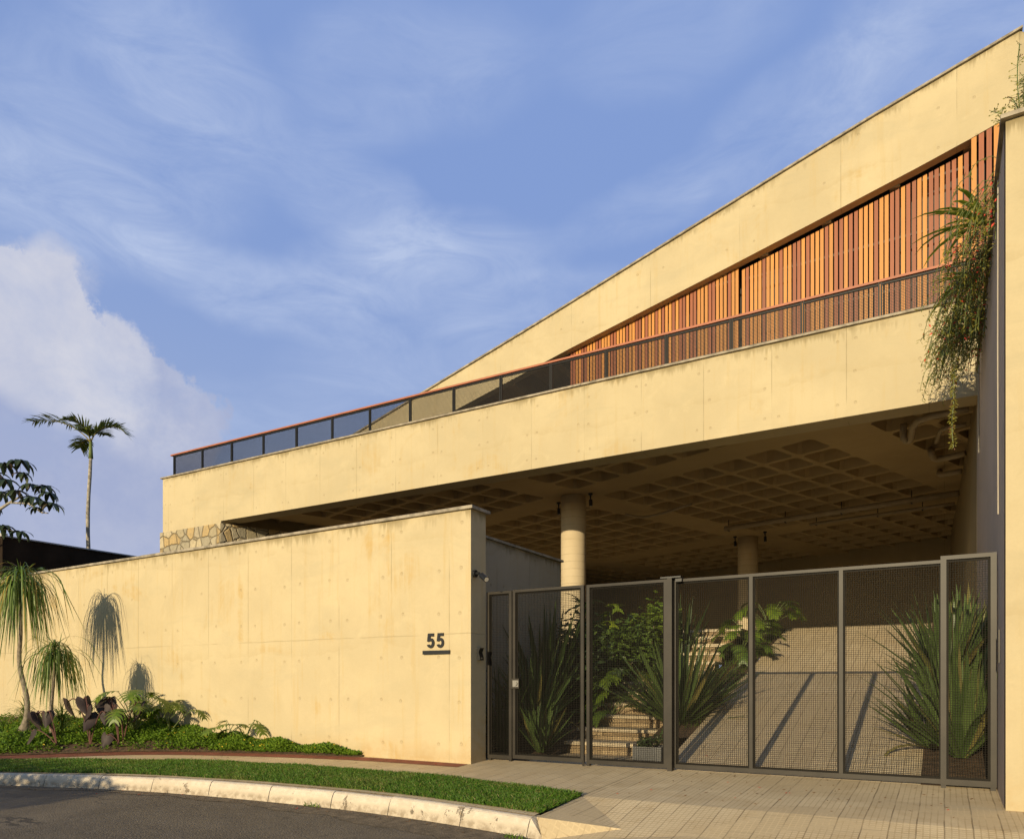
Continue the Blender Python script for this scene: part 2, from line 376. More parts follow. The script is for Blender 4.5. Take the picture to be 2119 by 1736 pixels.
def asphalt():
    m, g = newmat('old_asphalt'); P = g.pos()
    big = g.noise(P, .5, 6, .65, .6); mid = g.noise(P, 7, 5, .7)
    v = g.n('ShaderNodeTexVoronoi'); g.put(v.inputs['Vector'], P); v.inputs['Scale'].default_value = 55
    spk = g.xyz(v.outputs['Color'])[0]
    c = g.mix(g.ss(big, .35, .7), (.125, .100, .066), (.205, .165, .108))
    c = g.mix(g.m('MULTIPLY', g.ss(spk, .72, 1.0), .75), c, (.20, .17, .13))
    c = g.mix(g.m('MULTIPLY', g.ss(mid, .55, .75), .5), c, (.030, .028, .027))
    cv = g.n('ShaderNodeTexVoronoi', feature='DISTANCE_TO_EDGE'); cv.inputs['Scale'].default_value = .55
    g.put(cv.inputs['Vector'], g.v('ADD', P, g.v('SCALE', g.comb(g.noise(P, 2.2, 5, .7), g.noise(g.v('ADD', P, (5, 1, 1)), 2.2, 5, .7), 0), scale=.7)))
    crack = g.m('MULTIPLY', g.ss(cv.outputs['Distance'], .010, .003), g.ss(big, .48, .56))
    c = g.mix(g.m('MULTIPLY', crack, .7), c, (.025, .022, .020))
    patch = g.m('MULTIPLY', g.ss(g.noise(g.v('ADD', P, (40, 3, 0)), .35, 3, .5), .55, .57), .35)
    c = g.mix(patch, c, (.075, .064, .052))
    h = g.m('ADD', g.m('MULTIPLY', g.m('SUBTRACT', 1.0, v.outputs['Distance']), .6), g.m('MULTIPLY', mid, 1.0))
    finish(g, c, .85, g.bump(h, .012, .8), spec=.3); return m
M['asphalt'] = asphalt()
def kerbmat():
    m, g = newmat('limewashed_kerb'); P = g.pos()
    a = g.noise(P, 3.0, 8, .72, .5); b = g.noise(P, 13, 5, .65)
    worn = g.m('MULTIPLY', g.ss(a, .60, .66), g.ss(b, .40, .52))
    c = g.mix(g.ss(b, .3, .7), (.58, .50, .385), (.68, .60, .48))
    c = g.mix(g.m('MULTIPLY', g.ss(g.noise(P, 1.3, 5, .7), .45, .7), .4), c, (.45, .37, .26))
    c = g.mix(g.m('MULTIPLY', worn, .85), c, (.30, .23, .15))
    Z = g.xyz(P)[2]
    d = g.m('MULTIPLY', g.ss(Z, -.17, -.26), g.ss(b, .3, .65))
    c = g.mix(g.m('MULTIPLY', d, .8), c, (.26, .20, .13))
    finish(g, c, .8, g.bump(g.m('SUBTRACT', b, worn), .012), spec=.3); return m
M['kerb'] = kerbmat()
def dirtmat():
    m, g = newmat('gutter_dirt'); P = g.pos()
    n = g.noise(P, 9, 7, .75); f = g.noise(P, 60, 3, .6)
    c = g.mix(g.ss(n, .35, .7), (.14, .112, .075), (.27, .21, .135))
    c = g.mix(g.ss(f, .5, .75), c, (.05, .04, .03))
    finish(g, c, .95, g.bump(f, .01), spec=.2); return m
M['dirt'] = dirtmat()

def leafmat(name, dark, light, rough=.45, trans=.28, tip=None, spec=.4):
    m, g = newmat(name); P = g.pos(); r = g.rnd()
    n = g.noise(P, 5, 4, .6)
    f = g.m('ADD', g.m('MULTIPLY', r, .75), g.m('MULTIPLY', n, .35), clamp=True)
    c = g.mix(f, dark, light)
    if tip is not None:
        c = g.mix(g.ss(g.m('FRACT', g.m('MULTIPLY', r, 13.7)), .86, .93), c, tip)
    finish(g, c, rough, None, spec=spec, trans=trans); return m
M['lf_yucca'] = leafmat('yucca_leaf', (.060, .105, .028), (.13, .19, .055), .4, .2, (.22, .19, .06))
M['lf_pony'] = leafmat('ponytail_leaf', (.060, .125, .018), (.17, .25, .045), .45, .25, (.36, .27, .06))
M['lf_phil'] = leafmat('philodendron_leaf', (.075, .15, .018), (.20, .27, .032), .4, .3)
M['lf_taro'] = leafmat('black_taro_leaf', (.036, .026, .026), (.070, .052, .046), .55, .06, spec=.25)
M['lf_cover'] = leafmat('ground_cover_leaf', (.075, .165, .014), (.20, .31, .030), .5, .3)
def grassmat():
    m, g = newmat('grass_blade'); P = g.pos(); r = g.rnd()
    n = g.noise(P, 1.1, 5, .65); n2 = g.noise(P, 6, 4, .6)
    c = g.mix(g.m('ADD', g.m('MULTIPLY', r, .7), g.m('MULTIPLY', n2, .4), clamp=True), (.050, .125, .012), (.13, .245, .026))
    c = g.mix(g.m('MULTIPLY', g.ss(n, .50, .68), .6), c, (.19, .21, .045))
    c = g.mix(g.ss(g.m('FRACT', g.m('MULTIPLY', r, 13.7)), .88, .93), c, (.27, .24, .08))
    finish(g, c, .5, None, spec=.4, trans=.3); return m
M['lf_grass'] = grassmat()
M['lf_shrub'] = leafmat('shrub_leaf', (.050, .10, .020), (.13, .19, .035), .35, .25)
M['lf_dark'] = leafmat('dark_shrub_leaf', (.028, .052, .014), (.062, .098, .026), .4, .2)
M['lf_palm'] = leafmat('palm_leaf', (.08, .12, .020), (.20, .23, .045), .45, .25, (.3, .25, .08))
M['lf_cecr'] = leafmat('cecropia_leaf', (.022, .040, .018), (.045, .065, .026), .5, .1, (.09, .06, .03))
M['lf_vine'] = leafmat('vine_leaf', (.13, .135, .020), (.33, .30, .048), .5, .35, (.22, .10, .045))
M['lf_fern'] = leafmat('sword_fern_leaf', (.12, .20, .014), (.30, .36, .03), .45, .35)
M['flower'] = simple('red_flower', (.60, .045, .025), .6, .2)
M['yellow'] = simple('yellow_flower', (.75, .55, .04), .6, .1)

# ------------------------------------------------------------------ geometry helpers
class MB:
    def __init__(s): s.v = []; s.f = []; s.mi = []
    def poly(s, pts, mi=0):
        i = len(s.v); s.v += [tuple(p) for p in pts]; s.f.append(tuple(range(i, i+len(pts)))); s.mi.append(mi)
    def add(s, vs, fs, mi=0):
        i = len(s.v); s.v += [tuple(p) for p in vs]
        for f in fs: s.f.append(tuple(i+k for k in f)); s.mi.append(mi)
    def box(s, x0, x1, y0, y1, z0, z1, mi=0):
        s.add([(x0,y0,z0),(x1,y0,z0),(x1,y1,z0),(x0,y1,z0),(x0,y0,z1),(x1,y0,z1),(x1,y1,z1),(x0,y1,z1)],
              [(3,2,1,0),(4,5,6,7),(0,1,5,4),(1,2,6,5),(2,3,7,6),(3,0,4,7)], mi)
    def prism(s, pts, z0, z1, mi=0):          # footprint counter-clockwise
        n = len(pts)
        vs = [(p[0], p[1], z0) for p in pts]+[(p[0], p[1], z1) for p in pts]
        s.add(vs, [tuple(range(n-1, -1, -1)), tuple(range(n, 2*n))]+[(i, (i+1) % n, n+(i+1) % n, n+i) for i in range(n)], mi)
    def prismY(s, pts, y0, y1, mi=0):         # outline (x, z) seen from -Y, counter-clockwise
        n = len(pts)
        vs = [(p[0], y0, p[1]) for p in pts]+[(p[0], y1, p[1]) for p in pts]
        s.add(vs, [tuple(range(n)), tuple(range(2*n-1, n-1, -1))]+[(i, n+i, n+(i+1) % n, (i+1) % n) for i in range(n)], mi)
    def tube(s, pts, rad, n=8, mi=0, caps=True):
        pts = [Vector(p) for p in pts]
        if not hasattr(rad, '__len__'): rad = [rad]*len(pts)
        rings = []; base = len(s.v); up0 = None
        for i, p in enumerate(pts):
            t = (pts[min(i+1, len(pts)-1)]-pts[max(i-1, 0)]).normalized()
            if up0 is None: up0 = Vector((1, 0, 0)) if abs(t.x) < .8 else Vector((0, 1, 0))
            a = (up0-t*up0.dot(t)).normalized(); up0 = a; b = t.cross(a)
            for k in range(n):
                q = 2*PI*k/n
                s.v.append(tuple(p+(a*math.cos(q)+b*math.sin(q))*rad[i]))
        for i in range(len(pts)-1):
            for k in range(n):
                s.f.append((base+i*n+k, base+i*n+(k+1) % n, base+(i+1)*n+(k+1) % n, base+(i+1)*n+k)); s.mi.append(mi)
        if caps:
            s.f.append(tuple(base+k for k in range(n-1, -1, -1))); s.mi.append(mi)
            s.f.append(tuple(base+(len(pts)-1)*n+k for k in range(n))); s.mi.append(mi)
    def strip(s, pts, wid, side, fold=0.0, mi=0):
        """leaf blade along pts; side = horizontal side vector; fold > 0 makes a V section"""
        pts = [Vector(p) for p in pts]; base = len(s.v); side = Vector(side)
        for i, p in enumerate(pts):
            t = (pts[min(i+1, len(pts)-1)]-pts[max(i-1, 0)])
            nrm = side.cross(t)
            nrm = nrm.normalized() if nrm.length > 1e-9 else Vector((0, 0, 1))
            w = wid[i]/2
            if fold:
                s.v += [tuple(p-side*w+nrm*w*fold), tuple(p), tuple(p+side*w+nrm*w*fold)]
            else:
                s.v += [tuple(p-side*w), tuple(p+side*w)]
        k = 3 if fold else 2
        for i in range(len(pts)-1):
            for q in range(k-1):
                a = base+i*k+q; s.f.append((a, a+1, a+k+1, a+k)); s.mi.append(mi)
    def leaf(s, p, d, n, L, W, fold=.25, mi=0):
        """pointed leaf of two folded halves"""
        p = Vector(p); d = Vector(d).normalized(); sd = d.cross(Vector(n))
        sd = sd.normalized() if sd.length > 1e-6 else Vector((1, 0, 0)); nn = sd.cross(d)
        a = p; b = p+d*L*.45-nn*W*fold; e = p+d*L
        l = p+d*L*.42-sd*W*.5+nn*W*.02; r = p+d*L*.42+sd*W*.5+nn*W*.02
        i = len(s.v); s.v += [tuple(a), tuple(l), tuple(b), tuple(r), tuple(e)]
        s.f += [(i, i+2, i+1), (i+1, i+2, i+4), (i, i+3, i+2), (i+3, i+4, i+2)]; s.mi += [mi]*4
    def build(s, name, mats, parent=None, smooth=False):
        off = parent_loc(parent)
        me = bpy.data.meshes.new(name)
        vs = s.v if off.length == 0 else [(v[0]-off.x, v[1]-off.y, v[2]-off.z) for v in s.v]
        me.from_pydata(vs, [], s.f)
        if not isinstance(mats, (list, tuple)): mats = [mats]
        for q in mats: me.materials.append(q)
        if len(mats) > 1: me.polygons.foreach_set('material_index', s.mi)
        if smooth: me.polygons.foreach_set('use_smooth', [True]*len(s.f))
        me.update()
        o = bpy.data.objects.new(name, me); C.objects.link(o)
        if parent is not None: o.parent = parent
        return o
def parent_loc(p):
    v = Vector((0, 0, 0))
    while p is not None: v += p.location; p = p.parent
    return v
def thing(name, label, cat, loc=(0, 0, 0), group=None):
    o = bpy.data.objects.new(name, None); o.empty_display_size = .2; C.objects.link(o)
    o.location = loc; o['label'] = label; o['category'] = cat
    if group: o['group'] = group
    return o
def tag(o, label, cat, group=None):
    o['label'] = label; o['category'] = cat
    if group: o['group'] = group
    return o
def struct(mb, name, m, kind='structure', smooth=False, label=None, cat=None):
    o = mb.build(name, m, None, smooth); o['kind'] = kind
    if label: o['label'] = label
    if cat: o['category'] = cat
    return o
rng = random.Random(55)
U = rng.uniform

# ================================================================== THE SETTING
def zp(Y): return max(-.13, -.045*(8.5-Y))
ROADZ = -.30
b = MB(); b.poly([(-700, -700, -.42), (700, -700, -.42), (700, 700, -.42), (-700, 700, -.42)])
struct(b, 'ground', simple('far_ground', (.10, .09, .05), .95, .3, .05))
b = MB(); b.poly([(-60, -14, ROADZ), (60, -14, ROADZ), (60, 7.5, ROADZ), (-60, 7.5, ROADZ)])
struct(b, 'road', M['asphalt'])
KERB = [(-16.2, -5.0), (-15.9, -2.0), (-15.2, .6), (-14.2, 2.6), (-13.2, 3.75), (-12.1, 4.5), (-10.95, 5.08), (-9.5, 5.56), (-8.5, 5.78), (-7.6, 5.90), (-6.6, 5.97), (-5.5, 6.0), (-4.4, 5.93), (-3.16, 5.74)]
def smoothline(P, n):
    out = []
    for i in range(len(P)-1):
        p0 = P[max(i-1, 0)]; p1 = P[i]; p2 = P[i+1]; p3 = P[min(i+2, len(P)-1)]
        for k in range(n):
            t = k/n
            out.append(tuple(.5*((2*p1[j])+(-p0[j]+p2[j])*t+(2*p0[j]-5*p1[j]+4*p2[j]-p3[j])*t*t+(-p0[j]+3*p1[j]-3*p2[j]+p3[j])*t**3) for j in range(len(p1))))
    out.append(tuple(P[-1])); return out
KERB = [(x*1.034, y*1.034) for x, y in KERB]
KL = smoothline(KERB, 10)
def normal2(P, i):
    a = P[max(i-1, 0)]; c = P[min(i+1, len(P)-1)]
    dx, dy = c[0]-a[0], c[1]-a[1]; L = math.hypot(dx, dy) or 1
    return dy/L, -dx/L        # to the road side
# kerb, in separate cast lengths with open joints
prof = [(-.15, -.30), (-.15, .004), (-.03, .006), (-.008, 0.0), (.010, -.014), (.035, -.06), (.075, -.30)]
b = MB()
cum_len = [0]
for i in range(1, len(KL)): cum_len.append(cum_len[-1]+math.dist(KL[i-1], KL[i]))
def kpt(sv):
    for i in range(1, len(KL)):
        if cum_len[i] >= sv or i == len(KL)-1:
            t = (sv-cum_len[i-1])/(cum_len[i]-cum_len[i-1]); 
            p = [KL[i-1][j]+(KL[i][j]-KL[i-1][j])*t for j in (0, 1)]
            n = normal2(KL, i); return p, n
sv = cum_len[-1]; ends = [sv]
while sv > 1.2:
    sv -= U(.82, 1.02); ends.append(max(sv, 0))
for e1, e0 in zip(ends[:-1], ends[1:]):
    st = [e0+.005+(e1-e0-.010)*k/5 for k in range(6)]
    rings = []; dz = U(-.006, .006)
    for sv in st:
        p, n = kpt(sv); zt = zp(p[1])-.012+dz
        rings.append([(p[0]+n[0]*o, p[1]+n[1]*o, max(zt+h if h > -.2 else ROADZ-.03, ROADZ-.03)) for o, h in prof])
    k = len(prof)
    base = len(b.v)
    for r_ in rings: b.v += r_
    for i in range(5):
        for j in range(k-1):
            b.f.append((base+i*k+j, base+i*k+j+1, base+(i+1)*k+j+1, base+(i+1)*k+j)); b.mi.append(0)
    b.f.append(tuple(base+j for j in range(k-1, -1, -1))); b.mi.append(0)
    b.f.append(tuple(base+5*k+j for j in range(k))); b.mi.append(0)
# low tapered end of the last length
p, n = kpt(cum_len[-1]); zt = zp(p[1])-.012
b.add([(p[0]-n[0]*.15, p[1]-n[1]*.15, zt), (p[0], p[1], zt), (p[0]+n[0]*.075, p[1]+n[1]*.075, ROADZ-.02), (p[0]+.17, p[1]-.06, ROADZ-.01), (p[0]+.05, p[1]+.12, ROADZ)],
      [(0, 1, 3, 4), (1, 2, 3)])
struct(b, 'kerb', M['kerb'])
# gutter dirt along the kerb foot
b = MB(); pr = []
for i in range(0, len(KL)):
    n = normal2(KL, i); w = .26+.05*math.sin(i*.5)+U(-.035, .035)+max(0, min(.34, (KL[i][0]+8)*.085))
    pr.append(((KL[i][0]+n[0]*.06, KL[i][1]+n[1]*.06), (KL[i][0]+n[0]*w, KL[i][1]+n[1]*w)))
for (a, c), (e, f_) in zip(pr[:-1], pr[1:]):
    b.poly([(*a, ROADZ+.005), (*c, ROADZ+.004), (*f_, ROADZ+.004), (*e, ROADZ+.005)])
struct(b, 'gutter', M['dirt'])

# pavement
b = MB()
def wallside(x): return 9.0
cols_ = [k for k in KL]
prev = None
for (x, y) in KL:
    n_rows = 8
    fx, fy = (x, 9.0) if x > -13.3 else (-13.3-(-13.3-x)*4, 9.0-max(0, (-13.3-x))*3.2)
    row = []
    for k in range(n_rows+1):
        t = k/n_rows; X_ = x+(fx-x)*t; Y_ = y+.06+(fy-y-.06)*t
        row.append((X_, Y_, zp(Y_)))
    if prev:
        for k in range(n_rows): b.poly([prev[k], row[k], row[k+1], prev[k+1]])
    prev = row
for x0, x1 in ((-3.26, 3.0), (3.0, 14)):
    ys = [7.02, 7.5, 8.0, 8.5, 9.02]
    for y0, y1 in zip(ys[:-1], ys[1:]): b.poly([(x0, y0, zp(y0)), (x1, y0, zp(y0)), (x1, y1, zp(y1)), (x0, y1, zp(y1))])
A_ = (-3.22, 5.96, zp(5.96)-.004); B_ = (-3.26, 7.02, zp(7.02)); E_ = (-3.1, 5.85, ROADZ+.004); C_ = (-2.5, 6.25, -.205)
b.poly([A_, C_, B_]); b.poly([A_, E_, C_])
far = [B_, (-2.2, 7.02, zp(7.02)), (0, 7.02, zp(7.02)), (14, 7.02, zp(7.02))]
midl = [C_, (-1.9, 6.22, -.20), (0, 6.2, -.195), (14, 6.2, -.195)]
near = [E_, (-2.2, 5.15, ROADZ+.004), (0, 4.6, ROADZ+.004), (14, 4.6, ROADZ+.004)]
for i in range(3):
    b.poly([midl[i], midl[i+1], far[i+1], far[i]]) if i else (b.poly([midl[0], midl[1], far[1], far[0]]))
    b.poly([near[i], near[i+1], midl[i+1], midl[i]])
struct(b, 'pavement', M['paver'])
# red brick strip
RED_I = [(-19, 2.0), (-16.5, 4.2), (-14.6, 5.6), (-13.36, 6.40), (-11.64, 7.55), (-9.8, 8.10), (-7.62, 8.42), (-5.62, 8.42)]
RED_O = [(-18.6, 1.6), (-16.2, 3.9), (-14.2, 5.3), (-12.95, 6.10), (-11.35, 7.25), (-9.55, 7.80), (-7.5, 8.13), (-5.62, 8.16)]
ri = smoothline(RED_I, 6); ro = smoothline(RED_O, 6)
b = MB()
for i in range(len(ri)-1):
    b.poly([(*ro[i], zp(ro[i][1])+.005), (*ro[i+1], zp(ro[i+1][1])+.005), (*ri[i+1], zp(ri[i+1][1])+.005), (*ri[i], zp(ri[i][1])+.005)])
struct(b, 'brick_strip', M['red_paver'])

# grass verge between pavement and kerb
GF = smoothline([(x*1.033, y*1.033) for x, y in [(-16.2, 2.4), (-14.8, 4.1), (-13.4, 5.25), (-12.3, 5.85), (-9.7, 6.80), (-7.8, 7.10), (-6.45, 7.18), (-4.74, 7.10), (-3.15, 6.80)]], 8)
GN = smoothline([(x*1.034, y*1.034) for x, y in [(-15.2, .95), (-14.2, 2.8), (-13.1, 4.0), (-12.0, 4.72), (-9.45, 5.72), (-7.6, 6.04), (-6.5, 6.12), (-5.0, 6.13), (-3.13, 5.90)]], 8)
b = MB(); gl = MB()
for i in range(len(GF)-1):
    q = [GN[i], GN[i+1], GF[i+1], GF[i]]
    b.poly([(x, y, zp(y)+.006) for x, y in q])
    area = abs(sum(q[k][0]*q[(k+1) % 4][1]-q[(k+1) % 4][0]*q[k][1] for k in range(4)))/2
    cx = sum(k[0] for k in q)/4
    dens = 9500 if cx > -9 else 6500
    if cx < -13.5: dens = 1500
    for _ in range(int(area*dens)):
        u, v = rng.random(), rng.random()
        n0 = [GN[i][j]+(GN[i+1][j]-GN[i][j])*u for j in (0, 1)]; f0 = [GF[i][j]+(GF[i+1][j]-GF[i][j])*u for j in (0, 1)]
        v = v*1.04-.02
        x = n0[0]+(f0[0]-n0[0])*v; y = n0[1]+(f0[1]-n0[1])*v
        a = U(0, 2*PI); h = U(.022, .052)*(1.1 if math.sin(x*3.1)+math.sin(y*5+x) > 0 else .85); ln = U(.0, .03); w = U(.003, .0055)
        z = zp(y)+.004
        ca, sa = math.cos(a), math.sin(a)
        gl.add([(x-sa*w, y+ca*w, z), (x+sa*w, y-ca*w, z), (x+ca*ln+sa*w*.7, y+sa*ln-ca*w*.7, z+h*.7), (x+ca*ln*2, y+sa*ln*2, z+h)], [(0, 1, 2), (0, 2, 3)])
struct(b, 'verge_soil', simple('verge_soil', (.045, .06, .015), .95, .4, 20))
struct(gl, 'verge_grass', M['lf_grass'], 'stuff', label='mown green lawn strip between kerb and pavement', cat='grass')

# planting bed, mounded against the boundary wall
def wallY(x): return 8.47+(x+5.6)*(8.73-8.47)/(-16.87+5.6)
def redY(x):
    for i in range(len(ri)-1):
        if ri[i][0] <= x <= ri[i+1][0]:
            t = (x-ri[i][0])/(ri[i+1][0]-ri[i][0]); return ri[i][1]+(ri[i+1][1]-ri[i][1])*t
    return 8.4
def bedZ(x, y):
    y0, y1 = redY(x), wallY(x); W_ = max(y1-y0, .02)
    t = max(0, min(1, (y-y0)/W_))
    return zp(y)+.008+min(W_, 1.5)*.22*(1-(1-t)**2.2)
b = MB(); NX = 60; NY = 10; grid = []
for i in range(NX+1):
    x = -19+(-7.55+19)*i/NX; y0, y1 = redY(x)+.01, wallY(x)+.02
    grid.append([(x, y0+(y1-y0)*k/NY, bedZ(x, y0+(y1-y0)*k/NY)) for k in range(NY+1)])
for i in range(NX):
    for k in range(NY): b.poly([grid[i][k], grid[i+1][k], grid[i+1][k+1], grid[i][k+1]])
struct(b, 'planting_bed', M['soil'], smooth=True)
b = MB(); fl = MB()
n_ = 0
while n_ < 42000:
    x = U(-18.5, -7.7) if rng.random() < .25 else U(-16, -7.62)
    y0, y1 = redY(x), wallY(x)
    y = U(y0+.02, y1-.02)
    bare = math.sin(x*1.7+.4)+math.sin(x*.9+y*2.1)
    near_path = (y-y0) < .30
    if -13.2 < x < -10.4 and near_path and rng.random() < .70: continue
    if near_path and bare < -.6 and rng.random() < .6: continue
    n_ += 1
    z = bedZ(x, y)+U(.0, .11)*(.6+.4*math.sin(x*6+y*9))+.01
    a = U(0, 2*PI); e = U(-.2, .9); L = U(.035, .075)
    dv = Vector((math.cos(a)*math.cos(e), math.sin(a)*math.cos(e), math.sin(e)))
    b.leaf((x, y, z), dv, (U(-.3, .3), U(-.3, .3), 1), L, L*.75)
    if rng.random() < .004: fl.leaf((x, y, z+.04), (U(-1, 1), -1, .4), (0, -1, 1), .035, .035)
struct(b, 'ground_cover', M['lf_cover'], 'stuff', label='low bright green creeping ground cover along the wall foot', cat='ground cover')
struct(fl, 'ground_cover_flowers', M['yellow'], 'stuff', label='tiny yellow flowers scattered over the ground cover', cat='flowers')

# ramp, garden soil, garage floor
def rampZ(Y): return max(0.0, min(2.36, .268*(Y-9.02)))
b = MB()
for y0, y1 in ((9.02, 17.83),):
    b.poly([(-3.12, y0, .0), (-.22, y0, .0), (-.22, y1, 2.361), (-3.12, y1, 2.361)])
    b.poly([(-3.12, y0, 0.), (-3.12, y1, 2.361), (-3.12, y1, -.2), (-3.12, y0, -.2)])
struct(b, 'ramp', M['paver_ramp'])
b = MB(); b.poly([(-20.3, 17.83, 2.36), (1.2, 17.83, 2.36), (1.2, 38, 2.36), (-20.3, 38, 2.36)])
struct(b, 'garage_floor', simple('garage_floor_concrete', (.27, .225, .155), .8, .2, 2))
b = MB()
def gardenZ(X, Y):
    return max(0.0, min(2.33, .30*(Y-10.2))) if X < -5.1 else max(0.012, min(2.35, .285*(Y-9.25)))
xs = [-20.3, -12, -8, -6.6, -5.8, -5.12]; ys = [9.02+.5*k for k in range(18)]+[17.83]
for x0, x1 in zip(xs[:-1], xs[1:]):
    for y0, y1 in zip(ys[:-1], ys[1:]):
        b.poly([(x0, y0, gardenZ(-6, y0)), (x1, y0, gardenZ(-6, y0)), (x1, y1, gardenZ(-6, y1)), (x0, y1, gardenZ(-6, y1))])
for y0, y1 in zip(ys[:-1], ys[1:]):
    if y0 >= 10.3: b.poly([(-3.80, y0, gardenZ(-4, y0)-.10), (-3.12, y0, gardenZ(-4, y0)-.03), (-3.12, y1, gardenZ(-4, y1)-.03), (-3.80, y1, gardenZ(-4, y1)-.10)])
    b.poly([(-.22, y0, rampZ(y0)+.02), (.47, y0, rampZ(y0)+.03), (.47, y1, rampZ(y1)+.03), (-.22, y1, rampZ(y1)+.02)])
struct(b, 'garden_soil', M['soil'])
b = MB(); b.poly([(-5.12, 9.02, .004), (-3.12, 9.02, .004), (-3.12, 10.9, .004), (-5.12, 10.9, .004)])
struct(b, 'entry_path', M['paver_ramp'])

# ================================================================== BOUNDARY WALL
bw = thing('boundary_wall', 'long cream concrete boundary wall carrying the house number, beside the planting bed', 'wall', (-5.6, 8.47, 0))
Lx = -26.0
def wl(x, off=0.0): return (x, wallY(x)+off)
b = MB(); b.prism([wl(Lx), wl(-5.6), wl(-5.6, .38), wl(Lx, .38)], -.3, 3.49)
b.build('wall_body', M['fence'], bw)
b = MB()
xe = -5.6
while xe > Lx:
    x0 = max(Lx, xe-1.9); b.prism([wl(x0+.004, -.045), wl(xe+(.05 if xe == -5.6 else 0), -.045), wl(xe+(.05 if xe == -5.6 else 0), .43), wl(x0+.004, .43)], 3.492, 3.532+U(-.003, .003)); xe = x0
b.build('coping', M['coping'], bw)

# entry return wall, in shade behind the gate
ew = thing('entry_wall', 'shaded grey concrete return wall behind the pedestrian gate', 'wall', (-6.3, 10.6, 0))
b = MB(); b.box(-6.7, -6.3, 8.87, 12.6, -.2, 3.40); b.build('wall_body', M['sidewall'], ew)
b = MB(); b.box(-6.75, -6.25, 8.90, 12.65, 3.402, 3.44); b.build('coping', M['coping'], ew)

# right-hand wall with its inner return
rw = thing('side_wall', 'tall cream concrete wall right of the gate with a shaded inner face', 'wall', (.9, 7.9, 0))
b = MB(); b.prism([(.47, 7.9), (9, 7.9), (9, 8.3), (.49, 8.3)], -.3, 6.1); b.build('wall_body', M['pillar'], rw)
b = MB(); b.prism([(.468, 7.93), (.47, 7.93), (.9, 8.302), (.9, 14.6), (.47, 14.6)], -.3, 6.098)
b = MB(); b.prism([(.464, 7.96), (.49, 8.302), (.9, 8.302), (.9, 14.55), (.464, 14.55)], -.3, 6.096); b.build('return_wall', M['inner'], rw)
b = MB(); b.prism([(.43, 7.85), (9, 7.85), (9, 8.34), (.94, 8.34), (.94, 14.5), (.43, 14.5)], 6.102, 6.14); b.build('coping', M['coping'], rw)
b = MB(); b.tube([(.45, 8.62, 6.0), (.448, 8.62, 4.4), (.452, 8.625, 2.75)], .006, 6); b.build('cable', M['cable'], rw)
b = MB(); b.tube([(.45, 13.3, 6.0), (.448, 13.3, 5.2), (.452, 13.3, 4.6)], .012, 6); b.build('cable', M['cable'], rw)
b = MB(); b.box(.448, .462, 8.52, 8.58, 1.30, 1.62); b.build('latch_plate', M['steel'], rw)

# ================================================================== HOUSE
house = thing('house', 'modern cream concrete house with sloping gable, timber slats and open garage', 'house', (-9, 14, 0))
YF = 14.0
# facade band
b = MB(); b.prismY([(-20.4, 5.66), (-17.76, 5.66), (-17.755, 5.72), (.46, 5.72), (.46, 7.27), (-20.4, 7.27)], YF, YF+.5)
b.box(-20.4, -20.0, YF+.5, 36, 5.66, 7.27); b.build('facade_beam', M['facade'], house)
b = MB()
for k in range(12):
    x0 = -20.46+k*1.744; b.box(x0+.003, min(x0+1.744, .455), YF-.05, YF+.55, 7.272, 7.312)
b.build('coping', M['coping'], house)
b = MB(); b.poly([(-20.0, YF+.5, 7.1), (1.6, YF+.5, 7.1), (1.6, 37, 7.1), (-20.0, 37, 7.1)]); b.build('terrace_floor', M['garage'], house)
# stone walls at left
ga = R(20.5); DA = Vector((math.sin(ga), math.cos(ga), 0)); DB = Vector((math.cos(ga), -math.sin(ga), 0))
p0 = Vector((-17.75, YF-.03, 0)); p1 = p0+DA*14; p2 = p1-DB*.6
b = MB(); b.prism([(-20.5, YF-.03), (-17.75, YF-.03), (p1.x, p1.y), (p2.x, p2.y), (-18.7, YF+.6), (-20.5, YF+.6)], -.1, 5.655); 
b.build('stone_wall', M['stone'], house)
# upper strip that carries the return up to the ceiling
b = MB(); b.prism([(-17.78, YF+.51), (p1.x-.03, p1.y), (p2.x, p2.y), (-18.5, YF+.6)], 5.66, 6.5); b.build('wall_head', M['garage'], house)
# garage back and right walls
bk0 = Vector((.6, 28.55, 0)); bk1 = bk0-DB*22
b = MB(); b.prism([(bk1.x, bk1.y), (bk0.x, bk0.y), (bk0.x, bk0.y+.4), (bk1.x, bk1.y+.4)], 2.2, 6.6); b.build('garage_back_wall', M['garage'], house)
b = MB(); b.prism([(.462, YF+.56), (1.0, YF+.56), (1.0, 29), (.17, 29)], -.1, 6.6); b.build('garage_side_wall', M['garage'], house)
# waffle ceiling: rotated grid of tapered coffers, clipped to the plan
import bmesh
PITCH = .872; O = Vector((-8.33, 17.43, 0)); ZC = 5.95; DEP = .36
def gp(a, c, z): q = O+DB*a+DA*c; return (q.x, q.y, z)
b = MB()
beamsA = [(-.50, .50), (6.35, 7.35), (-7.4, -6.4), (13.2, 14.2)]      # ranges across DB (beams running along DA)
beamsB = [(-.42, .42), (7.6, 8.6), (-8.4, -7.4)]
def fill(lo, hi, beams):
    cells = []; solid = sorted(beams); x = lo
    for s0, s1 in solid+[(hi, hi)]:
        if s0 > x:
            n = max(1, round((s0-x)/PITCH)); w = (s0-x)/n
            cells += [(x+k*w, x+(k+1)*w, False) for k in range(n)]
        if s1 > s0: cells.append((s0, s1, True))
        x = max(x, s1)
    return cells
ca_ = fill(-15.5, 19, beamsA); cb_ = fill(-9.5, 19, beamsB)
RB = .060; CH = .075
